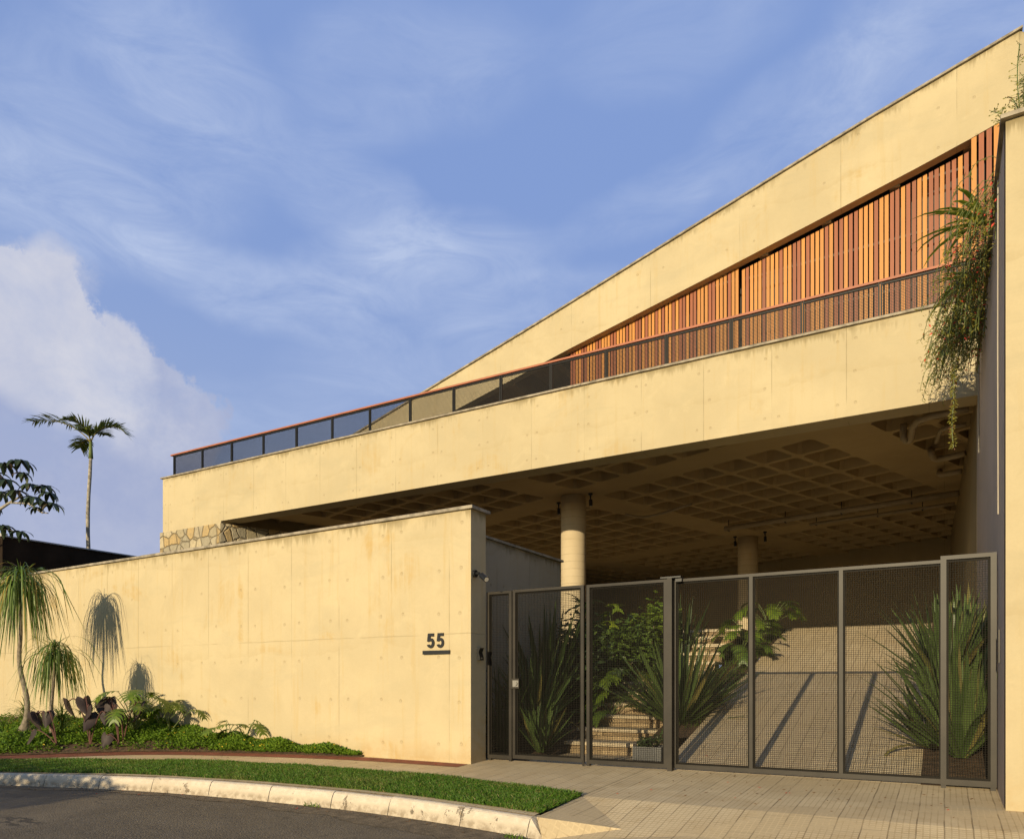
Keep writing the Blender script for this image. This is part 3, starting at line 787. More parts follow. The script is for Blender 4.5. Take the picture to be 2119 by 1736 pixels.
for a0, a1, sa in ca_:
    for c0, c1, sc in cb_:
        if sa or sc:
            b.poly([gp(a0, c0, ZC), gp(a0, c1, ZC), gp(a1, c1, ZC), gp(a1, c0, ZC)]); continue
        def oct_(m, ch, z): 
            x0, x1, y0, y1 = a0+m, a1-m, c0+m, c1-m
            return [gp(*q, z) for q in ((x0+ch, y0), (x1-ch, y0), (x1, y0+ch), (x1, y1-ch), (x1-ch, y1), (x0+ch, y1), (x0, y1-ch), (x0, y0+ch))]
        o0 = [gp(*q, ZC) for q in ((a0, c0), (a1, c0), (a1, c1), (a0, c1))]
        o1 = oct_(RB, CH, ZC); o2 = oct_(RB+.055, CH*.8, ZC+DEP)
        base = len(b.v); b.v += o0+o1+o2
        F_ = [(0, 1, 5, 4), (1, 6, 5), (1, 2, 7, 6), (2, 8, 7), (2, 3, 9, 8), (3, 10, 9), (3, 0, 11, 10), (0, 4, 11)]
        F_ += [(4+k, 4+(k+1) % 8, 12+(k+1) % 8, 12+k) for k in range(8)]+[tuple(range(12, 20))]
        for f in F_: b.f.append(tuple(base+q for q in f)); b.mi.append(0)
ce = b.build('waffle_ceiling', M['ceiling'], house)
bm = bmesh.new(); bm.from_mesh(ce.data)
off = parent_loc(house)
for co, no in (((0, YF+.5, 0), (0, -1, 0)), ((.9, 0, 0), (1, 0, 0)), ((-20, 0, 0), (-1, 0, 0)), ((0, 36, 0), (0, 1, 0))):
    bmesh.ops.bisect_plane(bm, geom=bm.verts[:]+bm.edges[:]+bm.faces[:], plane_co=Vector(co)-off, plane_no=no, clear_outer=True)
bm.to_mesh(ce.data); bm.free()
# columns
def column(x, y, z0):
    b = MB(); b.tube([(x, y, z0+(6.05-z0)*k/6) for k in range(7)], .325, 40); return b.build('column', M['column'], house, True)
column(-8.33, 17.43, 1.6); column(-5.64, 25.2, 2.3); column(-8.33-DB.x*7.0, 17.43-DB.y*7.0, 1.8)
# gable beam
YG = 16.2
TOP = [(-18.6, 7.12), (-14.44, 8.36), (-12.03, 9.06), (-10.33, 9.55), (-8.3, 10.14), (-6.34, 10.73), (-4.25, 11.36), (-2.63, 11.84), (-1.27, 12.24), (.03, 12.59), (1.17, 12.91)]
LOW = [(1.17, 11.46), (.43, 11.235), (-.44, 11.0), (-2.16, 10.57), (-3.81, 10.165), (-6.34, 9.565), (-7.83, 9.215), (-11.16, 8.36), (-15.9, 7.12)]
b = MB(); b.prismY(LOW[::-1]+TOP[::-1], YG, YG+.22); b.build('gable_beam', M['gable'], house)
def lerp_line(P, x):
    P = sorted(P)
    for (x0, z0), (x1, z1) in zip(P[:-1], P[1:]):
        if x0 <= x <= x1: return z0+(z1-z0)*(x-x0)/(x1-x0)
    return P[0][1] if x < P[0][0] else P[-1][1]
b = MB()
for (x0, z0), (x1, z1) in zip(TOP[:-1], TOP[1:]):
    x1e = x1+(.05 if x1 == 1.17 else 0)
    b.add([(x0, YG-.05, z0+.003), (x1e, YG-.05, z1+.003), (x1e, YG+16, z1+.003), (x0, YG+16, z0+.003), (x0, YG-.05, z0+.045), (x1e, YG-.05, z1+.045), (x1e, YG+16, z1+.045), (x0, YG+16, z0+.045)],
          [(3, 2, 1, 0), (4, 5, 6, 7), (0, 1, 5, 4), (2, 3, 7, 6)]+([(1, 2, 6, 5)] if x1 == 1.17 else []))
b.build('roof', M['coping'], house)
# roof underside with ribs
b = MB()
und = [(x, z-.42) for x, z in TOP]
for (x0, z0), (x1, z1) in zip(und[:-1], und[1:]): b.poly([(x0, YG+.22, z0), (x0, YG+16, z0), (x1, YG+16, z1), (x1, YG+.22, z1)])
x = -14.6
while x < 1.0:
    zt = lerp_line(und, x); zb = lerp_line(LOW, x)-.02
    if zt-zb > .1: b.box(x-.09, x+.09, YG+.22, YG+14, zb, zt+.05)
    x += 1.25
for yy in (YG+2.2, YG+4.2): 
    pts = [(xx, lerp_line(LOW, xx)) for xx in (-15, -10, -6, -2, 1.1)]
    b.prismY([(p[0], p[1]-.04) for p in pts]+[(p[0], p[1]+.5) for p in pts[::-1]], yy, yy+.2)
b.build('roof_soffit', M['ceiling'], house)
b = MB(); b.add([(1.172, YG+.0, 6.5), (4.5, YG+2.2, 6.5), (4.5, YG+2.6, 6.5), (1.172, YG+.4, 6.5), (1.172, YG, 12.90), (4.5, YG+2.2, 12.2), (4.5, YG+2.6, 12.2), (1.172, YG+.4, 12.90)], [(4, 5, 6, 7), (0, 1, 5, 4), (1, 2, 6, 5), (2, 3, 7, 6), (3, 0, 4, 7)])
b.build('return_wall', M['gable'], house)
b = MB(); b.box(1.02, 1.168, YG+.221, YG+15, 7.1, 11.5); b.box(.95, 1.168, YG+.221, YG+15, 11.5, 12.48); b.build('gable_side_wall', M['gable'], house)
b = MB(); b.poly([(-18.5, YG+5.5, 7.1), (1.1, YG+5.5, 7.1), (1.1, YG+5.5, 12.4), (-18.5, YG+5.5, 7.4)]); b.build('terrace_wall', M['interior'], house)
# timber slats
def slats(x0, x1, y, gap_top, pitch, w, dp):
    b = MB(); x = x0
    fixed = pitch
    while x+w < x1:
        if fixed is None: pitch = .074+(x+8)*.0029; w = pitch*.74
        mi = 1 if rng.random() < .46 else 0
        hist = (b.mi[-5::-5] + [0, 0, 0, 0])[:4]
        if hist[:2] == [1, 1]: mi = 0
        elif len(b.mi) > 15 and hist[:3] == [0, 0, 0]: mi = 1
        zt = lerp_line(LOW, x+w/2)-gap_top
        z1l, z1r = lerp_line(LOW, x)-gap_top, lerp_line(LOW, x+w)-gap_top
        jx = U(-.004, .004)
        b.add([(x+jx, y, 7.12), (x+w+jx, y, 7.12), (x+w+jx, y+dp, 7.12), (x+jx, y+dp, 7.12), (x+jx, y, z1l), (x+w+jx, y, z1r), (x+w+jx, y+dp, z1r), (x+jx, y+dp, z1l)],
              [(4, 5, 6, 7), (0, 1, 5, 4), (1, 2, 6, 5), (2, 3, 7, 6), (3, 0, 4, 7)], mi)
        x += pitch
    return b
slats(-7.92, -3.845, YG+.20, -.03, None, .05, .05).build('slat_screen', [M['slat_light'], M['slat_dark']], house)
slats(-3.815, .40, YG+.27, .05, None, .06, .05).build('slat_screen', [M['slat_light'], M['slat_dark']], house)
slats(.43, 1.15, YG+.015, -.0, .118, .082, .045).build('slat_screen', [M['slat_light'], M['slat_dark']], house)
b = MB()
for z in (7.9, 8.9, 9.9, 10.9):
    for xa, xb, yy in ((-7.9, -3.93, YG+.25), (-3.78, .40, YG+.32)):
        xs_ = xa
        while xs_ < xb and lerp_line(LOW, xs_) < z+.1: xs_ += .1
        if xs_ < xb: b.box(xs_, xb, yy, yy+.03, z, z+.05)
b.build('slat_rail', M['interior'], house)
b = MB(); b.poly([(-7.6, YG+.75, 7.1), (1.0, YG+.75, 7.1), (1.0, YG+.75, 11.8), (-7.6, YG+.75, 9.6)]); b.build('slat_shade_backing', M['interior'], house)  # dark sheet added behind the slats, stands in for shade in the gaps

# terrace railing: handrail, posts and woven panels
rail = thing('terrace_railing', 'dark mesh railing with terracotta handrail along the terrace edge', 'railing', (-10, YF+.1, 7.31))
RX = [-19.99, -18.70, -17.42, -16.13, -14.86, -13.58, -12.32, -11.06, -9.79, -8.52, -7.26, -5.99, -4.72, -3.46, -2.20, -.95, .30]
YR = YF+.10
b = MB(); b.box(RX[0]-.14, .44, YR-.035, YR+.045, 7.945, 7.985); b.build('handrail', M['rust'], rail)
def woven(x0, x1, z0, z1, y, px, pz, w):
    b = MB(); x = x0+px/2
    while x < x1: 
        b.add([(x-w/2, y-w*1.02, z0), (x+w/2, y-w*1.02, z0), (x+w/2, y-w*.02, z0), (x-w/2, y-w*.02, z0), (x-w/2, y-w*1.02, z1), (x+w/2, y-w*1.02, z1), (x+w/2, y-w*.02, z1), (x-w/2, y-w*.02, z1)],
              [(0, 1, 5, 4), (1, 2, 6, 5), (2, 3, 7, 6), (3, 0, 4, 7)]); x += px
    z = z0+pz/2
    while z < z1:
        b.add([(x0, y+w*.02, z-w/2), (x1, y+w*.02, z-w/2), (x1, y+w*1.02, z-w/2), (x0, y+w*1.02, z-w/2), (x0, y+w*.02, z+w/2), (x1, y+w*.02, z+w/2), (x1, y+w*1.02, z+w/2), (x0, y+w*1.02, z+w/2)],
              [(3, 2, 1, 0), (4, 5, 6, 7), (0, 1, 5, 4), (2, 3, 7, 6)]); z += pz
    return b
for i, x in enumerate(RX[:-1]):
    b = MB(); b.box(x-.032, x-.005, YR-.02, YR+.02, 7.313, 7.944); b.box(x+.006, x+.032, YR-.02, YR+.02, 7.313, 7.944); b.build('post', M['blackmetal'], rail)
    x1 = RX[i+1]-.034 if i+1 < len(RX)-1 else .43
    pn = woven(x+.034, x1, 7.35, 7.90, YR, .026, .026, .0062).build('mesh_panel', M['blackmetal'], rail)
    b = MB(); b.box(x+.034, x1, YR-.017, YR+.017, 7.898, 7.928); b.box(x+.034, x1, YR-.017, YR+.017, 7.330, 7.352); b.build('panel_frame', M['blackmetal'], pn)

# ================================================================== ENTRY STEPS
st = thing('entry_steps', 'rough layered stone steps climbing beside the ramp behind the gate', 'steps', (-4.4, 10.6, 0))
for k in range(12):
    y0 = 10.6+.5*k; z1 = .19*(k+1); xr = -3.50 if k < 2 else -3.75; xl = -5.16-U(0, .1)
    b = MB()
    # ragged slab tread and coursed riser stones
    nx = 10; fr = [(xl+(xr-xl)*q/nx, y0-.03+U(-.022, .022)) for q in range(nx+1)]
    b.prism(fr+[(xr, y0+.56), (xl, y0+.56)], z1-.052, z1+U(-.004, .004))
    sp = b.build('step', M['tread'], st); b = MB()
    nz = 2
    for q in range(nz):
        zz0 = z1-.19+.069*q; x = xl+.02
        while x < xr-.03:
            w = U(.16, .45); w = min(w, xr-.02-x); dpt = U(0, .035)
            b.box(x+.003, x+w-.003, y0+dpt, y0+.3, zz0+.002, zz0+.067+U(-.004, 0)); x += w
    b.box(xl+.05, xr-.05, y0+.06, y0+.3, z1-.19, z1-.054)
    b.build('riser', M['riser'], sp)

# ================================================================== GATE
Y0 = 8.90
def panel(root, x0, x1, z0, z1, y, fw=.044, dp=.04, feet=True, mull=(), inner=True):
    b = MB()
    b.box(x0, x0+fw, y, y+dp, z0, z1); b.box(x1-fw, x1, y, y+dp, z0, z1)
    b.box(x0+fw, x1-fw, y, y+dp, z1-fw*.8, z1); b.box(x0+fw, x1-fw, y, y+dp, z0, z0+fw*1.2)
    b.build('frame', M['steel'], root)
    for xm in mull:
        b = MB(); b.box(xm-.021, xm+.021, y-.002, y+dp-.001, z0+fw*1.2, z1-fw*.8); b.build('mullion', M['steel'], root)
    xs_ = [x0+fw]+[q for xm in mull for q in (xm-.021, xm+.021)]+[x1-fw]
    for q0, q1 in zip(xs_[::2], xs_[1::2]):
        sc = woven(q0, q1, z0+fw*1.2, z1-fw*.8, y+dp*.5, .0235, .0235, .0040).build('mesh_screen', M['wire'], root)
        b = MB(); t = .022        # flat retaining strips around the mesh
        yb = y+dp*.5+.010
        b.box(q0, q0+t, yb, yb+.012, z0+fw*1.2, z1-fw*.8); b.box(q1-t, q1, yb, yb+.012, z0+fw*1.2, z1-fw*.8)
        b.box(q0+t, q1-t, yb, yb+.012, z1-fw*.8-t, z1-fw*.8); b.box(q0+t, q1-t, yb, yb+.012, z0+fw*1.2, z0+fw*1.2+t)
        b.build('retaining_strip', M['wire'], sc)
    if feet:
        for xf in feet if isinstance(feet, (list, tuple)) else (x0, x1-fw):
            b = MB(); b.box(xf+.002, xf+fw-.002, y+.002, y+dp+.02, zp(8.9)-.03, z0-.001); b.build('foot', M['steel'], root)
f1 = thing('fixed_panel', 'narrow fixed mesh panel between the boundary wall and the pedestrian gate', 'gate panel', (-5.4, Y0, 0))
panel(f1, -5.615, -5.205, .045, 2.395, Y0, feet=(-5.59, -5.255))
pg = thing('pedestrian_gate', 'hinged dark mesh pedestrian gate with a square lock plate', 'gate', (-4.64, Y0, 0))
panel(pg, -5.19, -4.105, .06, 2.40, Y0, feet=False)
b = MB(); b.box(-5.225, -5.075, Y0-.022, Y0-.001, 1.03, 1.17); b.build('lock_plate', M['steel'], pg)
b = MB(); b.tube([(-5.125, Y0-.021, 1.10), (-5.125, Y0-.045, 1.10)], .030, 16); b.build('lock_cylinder', M['chrome'], pg)
b = MB(); b.box(-5.175, -5.085, Y0-.026, Y0-.0215, 1.055, 1.145); b.build('lock_face', M['chrome'], pg)
b = MB(); b.tube([(-4.10, Y0-.02, .02), (-4.10, Y0-.02, .09)], .014, 8); b.build('hinge', M['steel'], pg)
f2 = thing('fixed_panel', 'fixed mesh panel between the pedestrian gate and the tall gate post', 'gate panel', (-3.5, Y0, 0))
panel(f2, -4.065, -2.970, .05, 2.395, Y0, feet=(-4.065,))
gp_ = thing('gate_post', 'square steel gate post with a dark roller bracket on top', 'post', (-2.93, Y0, 0))
b = MB(); b.box(-2.966, -2.908, Y0-.012, Y0+.085, zp(8.9)-.05, 2.405); b.build('shaft', M['steel'], gp_)
b = MB(); b.box(-3.06, -2.80, Y0+.0, Y0+.12, 2.407, 2.425); b.box(-2.88, -2.80, Y0+.04, Y0+.13, 2.36, 2.406); b.build('roller_bracket', M['black'], gp_)
sg = thing('sliding_gate', 'wide three-bay mesh sliding gate across the driveway ramp', 'gate', (-1.45, Y0+.1, 0))
panel(sg, -2.935, .02, .045, 2.40, Y0+.10, feet=False, mull=(-1.98, -.999))
f3 = thing('fixed_panel', 'narrow fixed mesh panel beside the tall wall, in front of the sliding gate', 'gate panel', (.2, Y0, 0))
panel(f3, -.035, .455, .05, 2.425, Y0, fw=.052, feet=(-.035, .40))
tr = MB(); tr.box(-2.9, .44, Y0+.09, Y0+.15, -.006, .012); tag(tr.build('gate_track', simple('rusty_track', (.22, .12, .05), .8, .4, 12)), 'rusty floor track under the driveway sliding gate', 'gate track')

# ================================================================== NUMBER, SLOT, INTERCOM, LAMPS
def five(x0, z0, h, y):
    pts = [(.10, 1.0), (.64, 1.0), (.64, .80), (.31, .80), (.285, .655)]
    cx, cz = .335, .335
    for k in range(0, 19):
        a = R(98-k*248/18); pts.append((cx+.345*math.cos(a), cz+.345*math.sin(a)))
    pts.append((.01, .21)); pts.append((.225, .245))
    for k in range(0, 15):
        a = R(-140+k*256/14); pts.append((cx+.125*math.cos(a), cz+.155*math.sin(a)))
    pts.append((.215, .43)); pts.append((.025, .445))
    q = [(x0+px*h*.92, z0+pz*h) for px, pz in pts]
    b = MB(); n = len(q)
    from mathutils.geometry import tessellate_polygon
    tris = tessellate_polygon([[Vector((p[0], p[1], 0)) for p in q]])
    vs = [(p[0], y, p[1]) for p in q]+[(p[0], y+.022, p[1]) for p in q]
    b.add(vs, [tuple(t) for t in tris]+[tuple(n+k for k in t[::-1]) for t in tris]+[(i, n+i, n+(i+1) % n, (i+1) % n) for i in range(n)])
    return b
hn = thing('house_number', 'black raised house number 55 on the cream boundary wall', 'house number', (-6.25, 8.47, 1.7))
xa = onY(884, 1330, 8.475).x; xb = onY(904, 1330, 8.475).x
for xx in (xa, xb): five(xx, 1.605, .205, 8.463).build('digit', M['black'], hn)
x0 = onY(876, 1350, 8.475).x; x1 = onY(932, 1350, 8.475).x
b = MB(); b.box(x0, x1, 8.455, 8.50, 1.513, 1.567); b.box(x0+.012, x1-.012, 8.452, 8.4545, 1.525, 1.548)
tag(b.build('mail_slot', M['black']), 'black horizontal mail slot under the house number', 'mail slot')
ic = thing('intercom', 'black curved intercom unit on the shaded end of the boundary wall', 'intercom', (-5.6, 8.66, 1.5))
b = MB(); pr_ = [(0, 1.425), (.055, 1.425), (.05, 1.47), (.03, 1.53), (.045, 1.575), (.06, 1.595), (0, 1.595)]
b.add([(-5.598+a, 8.615, z) for a, z in pr_]+[(-5.598+a, 8.715, z) for a, z in pr_], [tuple(range(7)), tuple(range(13, 6, -1))]+[(i, (i+1) % 7, 7+(i+1) % 7, 7+i) for i in range(7)])
b.build('housing', M['black'], ic)
b = MB(); b.box(-5.5425, -5.5405, 8.645, 8.685, 1.445, 1.462); b.build('button', M['chrome'], ic)
def spot(p, d_, label, arm=None, scale=1.0, cat='lamp', up=True, group=None):
    """cylindrical adjustable spotlight: base, arm, head with lens"""
    t = thing('spotlight', label, cat, p, group); p = Vector(p); d_ = Vector(d_).normalized(); k = scale
    arm = Vector(arm)
    b = MB()
    base_dir = arm.normalized()
    b.tube([p, p+base_dir*.03*k], .045*k, 16); b.build('base', M['black'], t)
    b = MB(); q = p+base_dir*.075*k; b.tube([p+base_dir*.03*k, q], .018*k, 10); b.tube([q-d_*.0, q+d_*.05*k], .014*k, 10); b.build('arm', M['black'], t)
    b = MB(); h0 = q+d_*.05*k; h1 = h0+d_*.13*k
    b.tube([h0, h0+d_*.01*k, h1], [.030*k, .036*k, .036*k], 18); h = b.build('head', M['black'], t)
    b = MB(); b.tube([h1, h1+d_*.002], .028*k, 18); b.build('lens', M['lens'], h)
    return t
spot(onX(981, 1187, -5.598), (.80, -.35, -.52), 'black adjustable spotlight on the shaded end of the boundary wall', (1, 0, 0), 1.15)
for (px, py), lb in (((1156, 1040), 'black ceiling spotlight just left of the sunlit round column'), ((1222, 1021), 'black ceiling spotlight just right of the sunlit round column'),
                     ((1521, 1110), 'black ceiling spotlight left of the far round column'), ((1583, 1100), 'black ceiling spotlight right of the far round column')):
    spot(onZ(px, py, 5.945), (0.05, 0, -1), lb, (0, 0, -1), 1.25, group='ceiling spotlights under the garage slab')

# ceiling pipes
def pipe(pts, r, label, hang=()):
    t = thing('ceiling_pipe', label, 'pipe', pts[0], 'pipes under the garage ceiling')
    b = MB(); b.tube(smoothline([tuple(p) for p in pts], 3) if len(pts) > 2 else pts, r, 14); b.build('tube', M['pipe'], t, True)
    for q in hang:
        q = Vector(q); b = MB(); b.tube([q+Vector((0, 0, -r-.01)), Vector((q.x, q.y, ZC+.02))], .012, 6); b.box(q.x-.02, q.x+.02, q.y-r-.012, q.y+r+.012, q.z-r-.014, q.z-r-.001); b.build('hanger', M['black'], t)
a = onZ(1500, 1094, 5.72); c = onZ(1984, 1020, 5.72); c = a+(c-a)*1.0
pipe([a, c], .075, 'long straight cream pipe slung across the garage ceiling', [a+(c-a)*k for k in (.02, .3, .55, .83)])
a = onZ(1676, 1085, 5.78); c = onZ(1975, 1042, 5.78)
pipe([a, a+(c-a)*.55, c], .045, 'thinner cream pipe beyond the long straight one', [a+(c-a)*k for k in (.05, .5, .8)])
a = onZ(1870, 908, 5.70); 
pipe([a+Vector((0, 0, .28)), a, a+Vector((.12, .02, -.02)), onZ(1900, 870, 5.75), onZ(2004, 846, 5.75)], .06, 'cream pipe with a dropped end nearest the facade beam')
a = onZ(1926, 950, 5.72)
pipe([onZ(1926, 930, 6.0), onZ(1928, 938, 5.78), onZ(1940, 950, 5.72), onZ(1998, 938, 5.72)], .065, 'cream elbow pipe near the right garage wall')
pipe([onZ(1938, 915, 5.75), onZ(1946, 893, 5.75), onZ(1960, 885, 5.75), onZ(2000, 878, 5.75)], .04, 'thin bent cream pipe above the elbow pipe')
pipe([onZ(1945, 975, 5.95), onZ(1947, 982, 5.75), onZ(1990, 975, 5.72)], .06, 'short cream pipe entering the right garage wall')
pipe([onZ(1295, 1064, 5.8), onZ(1330, 1070, 5.8), onZ(1370, 1062, 5.8), onZ(1430, 1043, 5.8)], .035, 'thin kinked cream conduit right of the sunlit column')

# ================================================================== NEIGHBOUR
nb = thing('neighbour_building', 'low dark brown neighbouring building with pale metal roof edge', 'building', (-30, 14, 0))
zc = onX(5, 1110, -24).z; yc = onX(5, 1110, -24).y
b = MB(); b.box(-44, -24, yc, 48, -.4, zc); b.build('wall_body', M['dark_wall'], nb)
b = MB(); b.box(-44.1, -23.95, yc-.05, yc+.12, zc+.001, zc+.10); b.box(-24.12, -23.95, yc+.12, 48, zc+.001, zc+.04); b.build('roof_edge', M['cap'], nb)

# ================================================================== PLANTS
def blade_path(p, az_, e0, L, droop, n=6, bend=1.6):
    pts = [Vector(p)]; ds = L/n
    for i in range(n):
        t = (i+.5)/n; e = e0-droop*t**bend
        e = max(e, -PI/2+.05)
        pts.append(pts[-1]+Vector((math.cos(az_)*math.cos(e), math.sin(az_)*math.cos(e), math.sin(e)))*ds)
    return pts
def side_of(az_): return Vector((-math.sin(az_), math.cos(az_), 0))
def yucca(p, label, n, L, W, spread=1.15, droop=.35, mat_='lf_yucca', name='yucca', cat='yucca', stem_h=.0, lean=(0, 0), group=None, emin=.15):
    t = thing(name, label, cat, p, group); p = Vector(p); b = MB()
    for i in range(n):
        f = (i+.5)/n
        a = i*2.39996+U(-.25, .25); e = PI/2-spread*(f**.75)*U(.85, 1.12)
        e = max(e, emin)
        l = L*U(.72, 1.05)*(1-.25*f if f > .8 else 1)
        q = p+Vector((math.cos(a)*.05, math.sin(a)*.05, stem_h*(1-f)))
        pts = blade_path(q, a, e, l, droop*U(.3, 1.3)*f*(3.2 if rng.random() < .10 else 1), 6)
        pts = [v+Vector((lean[0], lean[1], 0))*((v.z-p.z)) for v in pts]
        tw = a+U(-.5, .5)
        w = W*U(.8, 1.15); b.strip(pts, [w*.55, w*.9, w, w*.95, w*.75, w*.42, .003], side_of(tw), .35)
    b.build('foliage', M[mat_], t)
    if stem_h > .02:
        b = MB(); b.tube([p-Vector((0, 0, .1)), p+Vector((0, 0, stem_h))], [.07, .045], 10); b.build('stem', M['bark'], t)
    return t
def ponytail(p, path, crowns, label, nl, L, W, r0=.05, swell=.17):
    t = thing('ponytail_palm', label, 'palm', p); p = Vector(p)
    pts = smoothline([tuple(q) for q in path], 5); m = len(pts)
    rad = [r0*(1-.45*i/(m-1))+swell*max(0, 1-i/(m*.16))**2 for i in range(m)]
    b = MB(); b.tube(pts, rad, 12); b.build('trunk', M['bark'], t, True)
    b = MB(); c = Vector(path[-1])
    for i in range(nl):
        f = rng.random(); a = U(0, 2*PI); e = 1.5-1.15*f
        l = L*U(.35, 1.05)
        pts = [c+Vector((U(-.03, .03), U(-.03, .03), U(-.22, .10)))]; m_ = 12
        up = rng.random() < .10
        turn = U(.20, .62); fin = -1.5+abs(rng.gauss(0, .16))
        if up: l *= .36; fin = U(-.3, 1.1)
        aa = a+U(-.25, .25)
        for k in range(m_):
            t_ = (k+.5)/m_; ee = e+(fin-e)*min(1, t_/turn)**.85
            aa += U(-.05, .05)
            pts.append(pts[-1]+Vector((math.cos(aa)*math.cos(ee), math.sin(aa)*math.cos(ee), math.sin(ee)))*l/m_)
        w = W*U(.6, 1.2); sd_ = side_of(a+U(-.9, .9))
        b.strip(pts, [w*.6]+[w]*6+[w*.92, w*.82, w*.7, w*.55, w*.35, .002], sd_, .2)
    b.build('foliage', M['lf_pony'], t)
    return t
def lobed_leaf(b, p, az_, e, L, W, nl=6, droop=.9):
    mid = blade_path(p, az_, e, L, droop, 6, 1.2)
    sd = side_of(az_)
    b.strip(mid, [W*.06, W*.20, W*.24, W*.22, W*.17, W*.10, .004], sd, .2)
    for k in range(nl):
        t = .04+.80*k/(nl-1); i = min(int(t*6), 5); q = mid[i]+(mid[i+1]-mid[i])*(t*6-i)
        fw = (mid[i+1]-mid[i]).normalized()
        ll = W*.52*math.sin(PI*(.28+.62*t))*U(.85, 1.1)
        for sgn in (-1, 1):
            fwd = .15+.75*t
            dv = (sd*sgn+fw*fwd).normalized(); dn = Vector((0, 0, -.18-.1*rng.random()))
            pp = [q, q+dv*ll*.55+dn*ll*.1, q+(dv+fw*.25).normalized()*ll+dn*ll*.5]
            sv_ = (fw-dv*fw.dot(dv)).normalized()
            b.strip(pp, [L*.135, L*.105, .004], sv_)
def philodendron(p, label, n, H, L, W, spread=.9, mat_='lf_phil', name='philodendron', group=None, lobes=6):
    t = thing(name, label, 'plant', p, group); p = Vector(p); b = MB(); s = MB()
    for i in range(n):
        a = i*2.4+U(-.4, .4); e = PI/2-spread*U(.25, 1.0)
        st_ = blade_path(p, a, e, H*U(.7, 1.05), .5, 5)
        s.tube(st_, [.010, .009, .008, .007, .006, .005], 6)
        lobed_leaf(b, st_[-1], a+U(-.5, .5), U(-.35, .45), L*U(.75, 1.15), W*U(.8, 1.1), lobes, U(.8, 1.6))
    b.build('foliage', M[mat_], t); s.build('stem', M['stalk_green'], t)
    return t
HEART = [(0, 0), (-.16, -.14), (-.30, -.22), (-.42, -.10), (-.47, .12), (-.42, .38), (-.28, .66), (-.10, .92), (0, 1.05), (.10, .92), (.28, .66), (.42, .38), (.47, .12), (.42, -.10), (.30, -.22), (.16, -.14)]
def taro(p, label, stems, group='black taro plants in the wall bed'):
    """stems: list of (dx, dy, dz tip offset, leaf length, leaf azimuth)"""
    t = thing('taro', label, 'plant', p, group); p = Vector(p)
    for dx, dy, dz, L, a in stems:
        q = p+Vector((dx, dy, dz)); b = MB(); s = MB();         s.tube(smoothline([tuple(p), tuple(p+Vector((dx*.25, dy*.25, dz*.55))), tuple(p+Vector((dx*.7, dy*.7, dz*1.03))), tuple(q)], 3), .0095, 6)
        s.build('stem', M['stalk_red'], t)
        out = Vector((math.cos(a), math.sin(a), 0)); dn = (out*U(.1, .4)+side_of(a)*U(-.15, .15)+Vector((0, 0, -1))).normalized(); sd = side_of(a); sd = (sd-dn*sd.dot(dn)).normalized(); nn = sd.cross(dn)
        base = 0; fold = U(.25, .7); bow = U(.0, .22); wv = U(0, 6)
        for k_, (u, v) in enumerate(HEART): b.v.append(tuple(q+sd*u*L*.88+dn*v*L+nn*(abs(u)*fold*L-bow*L*v*v+.03*L*math.sin(wv+k_*1.9))))
        b.v.append(tuple(q+dn*.35*L-nn*bow*L*.12)); cen = base+len(HEART)
        for k in range(len(HEART)):
            b.f.append((cen, base+k, base+(k+1) % len(HEART))); b.mi.append(0)
        b.build('leaf', M['lf_taro'], t, True)
def shrub(p, label, rx, ry, rz, n, L, mat_='lf_shrub', name='shrub', group=None, W=.45, clumps=9, seed=0):
    t = thing(name, label, 'shrub', p, group); p = Vector(p); b = MB(); s = MB(); r_ = random.Random(seed)
    cl = []
    for k in range(clumps):
        a = r_.uniform(0, 2*PI); rr = r_.uniform(.15, .95); cl.append(Vector((math.cos(a)*rx*rr, math.sin(a)*ry*rr, rz*r_.uniform(.35, 1.85)*(1-.35*rr))))
        s.tube([p, p+cl[-1]*.5+Vector((r_.uniform(-.05, .05), 0, .03)), p+cl[-1]], [.018, .012, .006], 6)
    for i in range(n):
        c = r_.choice(cl); k = r_.gauss(0, .34), r_.gauss(0, .34), r_.gauss(0, .3)
        q = p+c+Vector((k[0]*rx*.8, k[1]*ry*.8, k[2]*rz*.8))
        if q.z < p.z+.02: q.z = p.z+.02+r_.random()*.1
        a = r_.uniform(0, 2*PI); e = r_.uniform(-.9, .5)
        l = L*r_.uniform(.6, 1.15)
        b.leaf(q, (math.cos(a)*math.cos(e), math.sin(a)*math.cos(e), math.sin(e)), (r_.uniform(-.4, .4), r_.uniform(-.9, .1), 1), l, l*W)
    b.build('foliage', M[mat_], t); s.build('stem', M['bark'], t)
    return t

